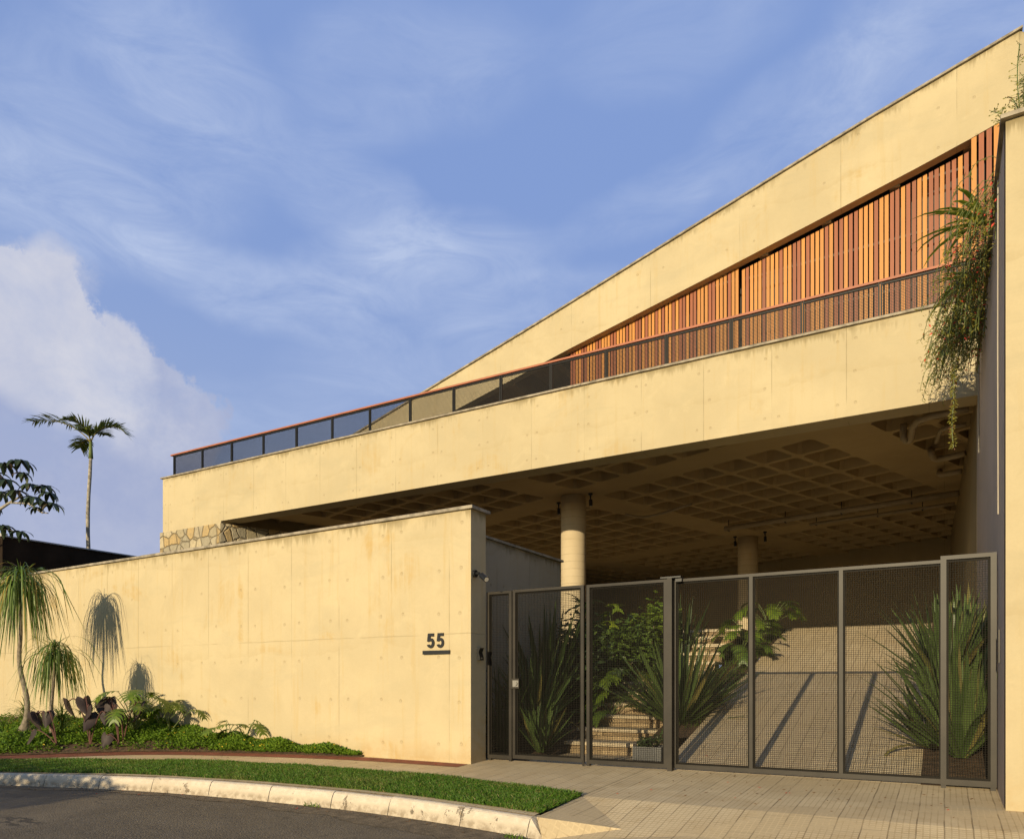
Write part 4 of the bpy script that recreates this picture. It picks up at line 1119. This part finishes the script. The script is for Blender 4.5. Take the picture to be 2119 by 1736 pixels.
# two ponytail palms with pups
b1 = Vector((-14.43, 7.13, bedZ(-14.43, 7.13)))
ponytail(b1, [b1-Vector((0, 0, .05)), b1+Vector((.13, 0, .55)), b1+Vector((-.14, 0, 1.25)), b1+Vector((-.10, .0, 1.85)), b1+Vector((-.10, 0, 2.80))], 1, 'taller ponytail palm with a curved trunk beside the wall', 340, 1.8, .021)
b2 = Vector((-13.42, 7.09, bedZ(-13.42, 7.09)))
ponytail(b2, [b2-Vector((0, 0, .05)), b2+Vector((-.02, 0, .5)), b2+Vector((.05, 0, 1.0)), b2+Vector((.10, 0, 1.55))], 1, 'shorter ponytail palm with a slim straight trunk in the bed', 240, 1.25, .019, .036, .07)
for dx, dy, lb, sz in ((.75, .08, 'grassy ponytail pup at the foot of the shorter palm', .85), (-.45, .25, 'small grassy pup just left of the taller palm trunk', .7)):
    q = Vector((b1.x+dx+ (.35 if dx > 0 else 0), b1.y+dy, bedZ(b1.x+dx, b1.y+dy)+.18))
    t = thing('ponytail_pup', lb, 'palm', q); b = MB()
    for i in range(90):
        a = U(0, 2*PI); pts = blade_path(q+Vector((0, 0, U(-.1, .15))), a, U(.6, 1.5), sz*U(.5, .95), U(1.4, 2.3), 7, 1.0)
        b.strip(pts, [.010, .014, .014, .013, .011, .009, .006, .002], side_of(a), .2)
    b.build('foliage', M['lf_pony'], t)

def bedpt(px, py):
    """nearest bed point that is seen along this bearing"""
    best = None
    for k in range(400):
        t = 8+k*.025; r = bearing(px, py); q = Vector((r[0]*t, r[1]*t, EYE+r[2]*t))
        if q.x < -6.5 and redY(q.x) < q.y < wallY(q.x) and q.z <= bedZ(q.x, q.y)+.005: return Vector((q.x, q.y, bedZ(q.x, q.y)))
    q = onZ(px, py, .1); y = min(max(q.y, redY(q.x)+.05), wallY(q.x)-.1)
    return Vector((q.x, y, bedZ(q.x, y)))
def at_depth(px, py, p):
    """point along the bearing, at the same distance from the eye plane as p"""
    d0 = p.y*_c-p.x*_s; r = bearing(px, py); return Vector((r[0]*d0, r[1]*d0, EYE+r[2]*d0))
def taro_px(px, py, label, tips):
    p = bedpt(px, py); st_ = []
    for tx, ty, L, a in tips:
        q = at_depth(tx, ty, p)+Vector((U(-.1, .1), U(-.1, .1), 0)); st_.append((q.x-p.x, q.y-p.y, q.z-p.z, L, a))
    taro(p, label, st_)
VA = -PI/2+R(25)    # leaves roughly face the street
taro_px(118, 1545, 'black taro with three leaves, nearest the tall palm trunk', [(66, 1477, .30, VA+2.8), (80, 1475, .26, VA+1.5), (93, 1474, .26, VA+.2), (66, 1512, .26, VA-.6)])
taro_px(187, 1543, 'black taro with the tallest raised leaves, on two red stalks', [(142, 1450, .32, VA+2.4), (166, 1446, .30, VA+.9), (183, 1478, .32, VA), (200, 1462, .26, VA-1.0), (208, 1475, .22, VA+.4)])
taro_px(246, 1540, 'black taro with overlapping leaves, in the middle of the bed', [(212, 1450, .30, VA+.8), (226, 1448, .33, VA), (240, 1462, .26, VA-1.0), (222, 1520, .26, VA+.1)])
taro_px(255, 1538, 'black taro with one backlit leaf, next to the philodendrons', [(290, 1456, .34, VA-1.2), (253, 1478, .22, VA+.5), (262, 1470, .18, VA+1.2)])
for px, py, n, H, L, W, lb in ((277, 1515, 15, .86, .40, .46, 'largest philodendron, behind the black taro leaves'),
                               (352, 1515, 5, .62, .42, .42, 'philodendron with split leaves right of the dark taro'),
                               (333, 1508, 5, .60, .42, .42, 'bushy philodendron against the wall, third from the palms'),
                               (385, 1505, 4, .46, .40, .40, 'low philodendron with a spreading leaf on the wall'),
                               (446, 1511, 4, .30, .30, .32, 'small lone philodendron sprout in the ground cover'),
                               (530, 1530, 4, .38, .32, .34, 'sparse philodendron with long pale stalks'),
                               (570, 1532, 5, .46, .34, .36, 'philodendron at the narrow end of the bed')):
    p = bedpt(px, py)
    philodendron(p, lb, n, H, L, W, .8, group='philodendrons along the boundary wall')

# garden plants behind the gate
def gz(x, y): return gardenZ(x, y)
yucca((-3.60, 11.35, .42), 'large grey green yucca between the stone steps and the ramp', 150, 1.55, .085, 1.22, .30, emin=.2)
yucca((.16, 9.85, .26), 'big upright yucca clump behind the right end panel, nearest the gate', 105, 1.45, .085, .85, .30, 'lf_yucca', emin=.35)
yucca((.02, 10.55, .95), 'tall yucca head rising behind the clump, leaning over the ramp', 110, 1.22, .08, .95, .40, 'lf_yucca', emin=.3, stem_h=.15)
yucca((.26, 11.1, 1.1), 'rearmost upright yucca against the side wall', 100, 1.12, .08, .8, .30, 'lf_yucca', emin=.35, stem_h=.15)
yucca((-.12, 10.05, .35), 'low yucca with leaves fanning over the ramp edge', 60, .95, .075, 1.2, .5, 'lf_yucca', emin=.1)
yucca((-5.35, 10.05, .05), 'small bright yucca just inside the pedestrian gate', 46, .9, .08, .8, .4, 'lf_yucca')
yucca((-5.75, 10.6, .35), 'leaning yucca with pale tips behind the pedestrian gate', 80, 1.5, .085, 1.0, .6, 'lf_yucca')
yucca((-6.05, 11.5, .5), 'tall dark flax with upright leaves against the shaded wall', 60, 2.1, .10, .75, .3, 'lf_dark')
yucca((-5.95, 9.9, .05), 'dark yucca in the corner behind the narrow fixed panel', 26, 1.3, .06, .6, .5, 'lf_dark')
yucca((-4.75, 15.2, 1.5), 'spiky dark flax behind the round leaved bush', 44, 1.5, .06, .9, .4, 'lf_dark')
shrub((-6.1, 12.6, .55), 'dense dark shrub mass at the foot of the sunlit column', 1.0, .8, .85, 2600, .20, 'lf_dark', seed=3, clumps=16)
shrub((-5.6, 13.4, 1.0), 'dark leafy shrub left of the stone steps', .85, .8, .72, 2200, .17, 'lf_shrub', seed=4, clumps=14)
shrub((-5.05, 14.4, 1.35), 'round leaved light green bush above the steps', .50, .45, .72, 900, .15, 'lf_phil', seed=5, W=.85, clumps=9)
philodendron((-5.75, 13.9, 1.55), 'tall yellow green philodendron with broad leaves beside the column', 12, 1.35, .62, .62, .75, 'lf_fern', lobes=3)
philodendron((-4.95, 12.6, .85), 'feathery palm-leaved plant arching over the steps', 14, .75, .55, .55, 1.2, 'lf_phil', lobes=9)
philodendron((-4.95, 11.9, .55), 'lower feathery plant at the left edge of the steps', 10, .45, .48, .48, 1.25, 'lf_shrub', lobes=9)
t = thing('frangipani', 'dark broad leaved small tree in front of the sunlit column', 'tree', (-6.35, 13.3, .9)); q = Vector((-6.35, 13.3, .9))
b = MB(); s = MB()
s.tube([q, q+Vector((.05, 0, .9)), q+Vector((.2, 0, 1.75))], [.05, .04, .025], 8)
for i in range(13):
    a = i*2.4; pts = blade_path(q+Vector((.2, 0, 1.75+U(-.1, .05))), a, U(.0, .9), U(.35, .55), 1.2, 5); b.strip(pts, [.03, .09, .13, .13, .08, .004], side_of(a), .15)
b.build('crown', M['lf_dark'], t); s.build('trunk', M['bark_grey'], t)
philodendron((-3.55, 15.8, 1.95), 'philodendron at the top left edge of the ramp', 20, .62, .42, .44, 1.15, 'lf_phil', lobes=8)
philodendron((-3.42, 14.7, 1.62), 'lower philodendron spilling toward the ramp edge', 16, .45, .40, .42, 1.25, 'lf_shrub', lobes=8)
philodendron((-3.35, 17.0, 2.3), 'tallest philodendron beside the far column', 14, .75, .40, .42, .8, 'lf_phil', lobes=8)
k = 0
for x in (-6.4, -5.6, -4.9, -2.6, -1.9, -1.2, -.5):
    y = 27.4-(x+.5)*.32
    yucca((x*1.35-.3, y, 2.36), 'dark spiky dracaena in the row along the garage back wall', 34, U(.75, 1.0), .06, 1.1, .4, 'lf_dark', 'dracaena', 'dracaena', group='dracaenas along the garage back wall', emin=.2)
# low grass tufts beside ramp
b = MB()
for i in range(2600):
    y = U(10.9, 17.5); x = U(-3.72, -3.14) if rng.random() < .8 else U(-.2, .4)
    z = (gardenZ(-4, y)-.05) if x < -1 else rampZ(y)+.03
    a = U(0, 2*PI); pts = blade_path((x, y, z), a, U(.5, 1.4), U(.1, .26), 1.2, 3); b.strip(pts, [.008, .008, .006, .001], side_of(a))
struct(b, 'garden_grass', M['lf_shrub'], 'stuff', label='fine dark grass edging the ramp behind the gate', cat='grass')
pl = thing('planter_box', 'small square grey planter box by the gate post, holding a low plant', 'planter', (-3.45, 9.55, 0))
b = MB(); x0, x1, y0, y1, z1 = -3.62, -3.22, 9.4, 9.8, .26
b.box(x0, x1, y0, y0+.03, .006, z1); b.box(x0, x1, y1-.03, y1, .006, z1); b.box(x0, x0+.03, y0+.03, y1-.03, .006, z1); b.box(x1-.03, x1, y0+.03, y1-.03, .006, z1); b.build('box', M['planter'], pl)
b = MB(); b.box(x0+.03, x1-.03, y0+.03, y1-.03, .01, z1-.03); b.build('soil_fill', M['soil'], pl)
shrub((-3.42, 9.6, .24), 'low dark plant growing in the grey planter box', .16, .16, .10, 160, .09, 'lf_dark', seed=9, clumps=6)

# vines and ferns spilling over the right wall
def vine(name, label, n, ys, length, out, seed, leafs=1.0, red=.02):
    r_ = random.Random(seed); t = thing(name, label, 'vine', (.5, sum(ys)/2, 6.14), 'vines spilling from the top of the tall wall')
    b = MB(); s = MB(); fl = MB()
    for i in range(n):
        y = r_.uniform(*ys); q = Vector((.46+r_.uniform(-.02, .25), y, 6.15))
        L = length*r_.uniform(.45, 1.1)**1.3; o = out*r_.uniform(.25, 1.1)
        pts = []; m = 12
        for k in range(m+1):
            f = k/m
            pts.append(q+Vector((-o*(1-math.exp(-2.6*f)), r_.uniform(-.035, .035)+.15*math.sin(i)*f, .16*math.sin(min(1, f*3.0)*PI)*o-L*f**1.6)))
        s.tube(pts, .0035, 4, caps=False)
        for k in range(int(52*L*leafs)+10):
            f = r_.random(); j = min(int(f*m), m-1); p = pts[j]+(pts[j+1]-pts[j])*(f*m-j)
            a = r_.uniform(0, 2*PI); e = r_.uniform(-1.3, .4); d_ = Vector((math.cos(a)*math.cos(e), math.sin(a)*math.cos(e), math.sin(e)))
            l = r_.uniform(.025, .075); p = p+d_*r_.uniform(0, .05)
            if r_.random() < red: b.leaf(p, d_, (0, -1, .5), .05, .022, mi=1)
            else: b.leaf(p, d_, (r_.uniform(-1, 1), -1, .6), l, l*.25)
    b.build('foliage', [M['lf_vine'], M['flower']], t); s.build('stem', M['stalk_green'], t)
vine('trailing_vine', 'trailing red flowered vine over the near end of the tall wall', 56, (8.5, 10.2), .55, .5, 1, red=.035)
vine('trailing_vine', 'thick middle mass of red flowered vine on the tall wall', 115, (10.0, 12.2), .80, .72, 2, red=.035)
vine('trailing_vine', 'vine hanging lowest over the right end of the facade beam', 84, (11.4, 13.6), .66, .80, 3, red=.02)
t = thing('hanging_strand', 'single long vine strand dangling below the facade beam', 'vine', (.12, 11.3, 6.1)); b = MB(); s = MB()
pts = [Vector((.42, 11.3, 6.16)), Vector((.2, 11.3, 6.1))]+[Vector((.10+U(-.015, .015), 11.3+U(-.015, .015), 5.9-.19*k)) for k in range(10)]
s.tube(pts, .005, 5)
for k in range(420):
    f = rng.random()*(len(pts)-2)+1; j = int(f); j = min(j, len(pts)-2); p = pts[j]+(pts[j+1]-pts[j])*(f-j); a = U(0, 2*PI); e = U(-1.2, .6)
    d_ = Vector((math.cos(a)*math.cos(e), math.sin(a)*math.cos(e), math.sin(e))); b.leaf(p+d_*U(0, .03), d_, (U(-1, 1), -1, .3), U(.025, .055), .016)
b.build('foliage', M['lf_vine'], t); s.build('stem', M['stalk_green'], t)
for i, (y, lb) in enumerate(((9.6, 'sword fern on the wall top, uppermost of three'), (10.9, 'sword fern midway along the wall top, in the vine'), (12.3, 'brightest sword fern, lowest in the vine mass'))):
    q = Vector((.40, y, 6.12)); t = thing('sword_fern', lb, 'fern', q, 'sword ferns in the wall planter'); b = MB()
    for k in range(14):
        a = PI+U(-1.1, 1.1); pts = blade_path(q, a, U(.0, .9), U(.55, .85), U(.7, 1.5), 6); b.strip(pts, [.02, .045, .055, .055, .045, .028, .003], side_of(a), .25)
    b.build('foliage', M['lf_fern'], t)
q = Vector((.62, 8.15, 6.14)); t = thing('wall_top_plant', 'wiry upright plant with seed heads on the wall corner', 'plant', q); b = MB(); s = MB()
for i in range(12):
    a = U(0, 2*PI); L = U(.3, .7) if i else .8; pts = blade_path(q, a, U(.9, 1.5) if i else 1.75, L, .35, 8); s.tube(pts, .0045, 4, caps=False)
    for k in range(40):
        f = 2+rng.random()*6; j = min(int(f), 7); p = pts[j]+(pts[j+1]-pts[j])*(f-j); a2 = U(0, 2*PI)
        d_ = Vector((math.cos(a2), math.sin(a2), U(-.2, .9))).normalized(); L2 = U(.02, .07)
        s.tube([p, p+d_*L2], .0018, 3, caps=False); b.leaf(p+d_*L2, d_, (0, -1, .2), .022, .016)
b.build('foliage', M['lf_vine'], t); s.build('stem', M['stalk_green'], t)

# palm tree behind the wall
px0 = onX(178, 1168, -24.4) if False else None
base = onY(178, 1200, 14.0); top = onY(186, 945, 14.0); base = Vector((base.x, 14.0, -.3))
t = thing('palm_tree', 'slim palm tree with few fronds rising behind the boundary wall', 'palm tree', base)
b = MB(); n = 14
trp = [Vector((base.x+(top.x-base.x)*((k/n)**1.4), 14.0+.03*math.sin(k), base.z+(top.z-base.z)*k/n)) for k in range(n+1)]
b.tube(trp, [.085-.035*k/n+.004*(k % 2) for k in range(n+1)], 10); b.build('trunk', M['bark_grey'], t, True)
b = MB(); b.tube([trp[-1]-Vector((0, 0, .05)), trp[-1]+Vector((0, 0, .5))], [.075, .045], 10); b.build('crownshaft', M['stalk_green'], t, True)
c = trp[-1]+Vector((0, 0, .45))
camr = Vector((_c, _s, 0))                  # the street's left-right direction
def frond(b, c, dirv, e0, L, droop, bend, ll, hang):
    a = math.atan2(dirv.y, dirv.x); mid = blade_path(c, a, e0, L, droop, 16, bend); sd = side_of(a)
    b.tube(mid, [.022*(1-.85*k/16) for k in range(17)], 5, caps=False)
    for k in range(4, 17):
        for h in (0, .5):
            i = min(k, 15); q = mid[i]+(mid[min(i+1, 16)]-mid[i])*h; fw = (mid[min(i+1, 16)]-mid[max(i-1, 0)]).normalized(); up_ = sd.cross(fw)
            if up_.z < 0: up_ = -up_
            for sg in (-1, 1):
                l = 1.25*ll*math.sin(PI*(.18+.72*k/17))*U(.75, 1.15)
                d_ = (sd*sg*.75+fw*.75+up_*U(.05, .45)).normalized(); dn = Vector((0, 0, -hang*U(.4, 1.2)))
                pts = [q, q+d_*l*.5+dn*l*.1, q+d_*l*.95+dn*l*.5]
                b.strip(pts, [.04, .05, .004], (fw-d_*fw.dot(d_)).normalized())
for dirv, e0, L, dr, bd, ll, hg in ((-camr, 1.05, 2.15, 1.25, .8, .62, .8), (camr, 1.35, 1.5, 2.3, 1.1, .5, .5), (camr*.6+Vector((-.4, .6, 0)), 1.4, 1.3, 1.4, 1.0, .5, .4), (-camr*.5+Vector((.3, -.6, 0)), 1.45, 1.15, 1.9, 1.2, .5, .5),
                                    (Vector((-.5, .8, 0)), 1.3, 1.2, 1.5, 1, .45, .6), (camr*.2+Vector((.4, -.7, 0)), 1.1, .9, 1.6, 1, .45, .7), (-camr*.8+Vector((0, .5, 0)), .9, .9, 1.7, .9, .45, .9)):
    frond(b := MB(), c, Vector(dirv).normalized(), e0, L, dr, bd, ll, hg); b.build('frond', M['lf_palm'], t)

# cecropia reaching in from the left, beyond the wall
t = thing('cecropia_tree', 'dark large lobed cecropia tree reaching in above the low dark building', 'tree', (-29.5, 11.6, -.3))
YT = 11.0
def cp(x, y, dy=0): return onY(x, y, YT+dy)
b = MB(); root_ = Vector((-29.5, 11.6, -.3))
b.tube([root_, root_+Vector((.2, -.2, 3)), cp(-150, 1180), cp(-60, 1085)], [.2, .17, .12, .07], 10)
b.tube([cp(-60, 1085), cp(-10, 1060), cp(20, 1040), cp(45, 1026)], [.06, .05, .035, .025], 8)
b.tube([cp(20, 1040), cp(60, 1042), cp(85, 1060), cp(100, 1062)], [.03, .025, .02, .012], 8)
b.tube([cp(-60, 1085), cp(-30, 1020), cp(-5, 985)], [.05, .04, .02], 8)
b.tube([cp(-150, 1180), cp(-60, 1140), cp(0, 1112)], [.06, .04, .02], 8)
b.build('trunk', M['bark_grey'], t, True)
def cecr_leaf(b, c, r):
    n = 9
    for k in range(n):
        a = 2*PI*k/n+U(-.15, .15); pts = blade_path(c, a, U(.0, .35), r*U(.85, 1.1), U(1.2, 1.9), 5, .9)
        w = r*.29; b.strip(pts, [w*.35, w*.8, w, w*.95, w*.65, w*.1], side_of(a), -.15)
b = MB(); lv = MB()
for x, y, r in ((8, 972, 46), (42, 966, 50), (10, 1005, 45), (48, 992, 34), (62, 1014, 36), (32, 1028, 40), (2, 1030, 42), (70, 1040, 38), (92, 1018, 40), (100, 1032, 36), (90, 1050, 38), (108, 1055, 36), (75, 1062, 26), (55, 1045, 30), (6, 1100, 46), (42, 1112, 36), (-15, 990, 50), (-30, 1050, 55), (-40, 1110, 50)):
    c_ = cp(x, y-12, U(-.4, .4)); cecr_leaf(lv, c_, r/1532*26*.66)
    tgt = cp(40+(x-40)*.45, 1034+(y-1034)*.3) if x > -10 and y < 1080 else cp(-60, 1085)
    b.tube([c_, c_+(tgt-c_)*.4], .006, 4, caps=False)
b.build('stem', M['bark_grey'], t); lv.build('crown', M['lf_cecr'], t)
# broad leaf plant peeking over the wall
philodendron(onY(92, 1215, 9.6), 'broad leaved plant peeking over the left end of the boundary wall', 7, .5, .6, .3, .8, 'lf_shrub', 'leafy_plant', lobes=3)
# weeds at the kerb end
for x, y, lb in ((-3.25, 5.60, 'small weed tuft at the tapered end of the kerb'), (-6.0, 5.93, 'tiny weed sprouting from the gutter below the kerb')):
    q = Vector((x*1.034, y*1.034, ROADZ)); t = thing('weed', lb, 'weed', q); b = MB()
    for i in range(46):
        a = U(0, 2*PI); pp = q+Vector((U(-.12, .12), U(-.03, .03), 0)); pts = blade_path(pp, a, U(.5, 1.4), U(.03, .085), 1.0, 3); b.strip(pts, [.008, .011, .008, .001], side_of(a))
    b.build('foliage', M['lf_cover'], t)
# fallen leaves and petals in the gutter, on the paving and in the bed
b = MB()
for i in range(330):
    k = rng.random()
    if k < .45:
        j = rng.randrange(40, len(KL)-1); n = normal2(KL, j); o = abs(rng.gauss(.10, .10))+.08; q = Vector((KL[j][0]+n[0]*o, KL[j][1]+n[1]*o, ROADZ+.008))
    elif k < .70: x = U(-3.0, .4); y = U(7.2, 8.95); q = Vector((x, y, zp(y)+.004))
    elif k < .85: x = U(-13, -5.8); y = min(redY(x)-U(.0, .8), 8.3); q = Vector((x, y, zp(y)+.008))
    else: x = U(-3, -.3); y = U(9.2, 13); q = Vector((x, y, rampZ(y)+.006))
    a = U(0, 2*PI); b.leaf(q, (math.cos(a), math.sin(a), U(-.02, .25)), (U(-.2, .2), U(-.2, .2), 1), U(.018, .05), U(.010, .022), mi=1 if rng.random() < .12 else 0)
struct(b, 'leaf_litter', [simple('dry_leaf', (.16, .085, .03), .8, .5, 9), M['flower']], 'stuff', label='dry fallen leaves and red petals along the gutter and paving', cat='leaf litter')
# unseen leafy row, added outside the frame to shade the left of the kerb
hd = thing('shade_hedge', 'unseen leafy row added outside the frame to cast shade on the left kerb', 'shade_hedge', (-14, -2, ROADZ)); b = MB()
for i in range(14000):
    x = -9.1-abs(U(0, 9)); x2 = x
    q = Vector((x, U(-2.4, -1.4), ROADZ+U(0, 1.95-.35*math.exp((x+9.1)*2.2))))
    a = U(0, 2*PI); e = U(-.8, .8); b.leaf(q, (math.cos(a)*math.cos(e), math.sin(a)*math.cos(e), math.sin(e)), (0, 0, 1), .16, .10)
b.build('foliage', M['lf_shrub'], hd)
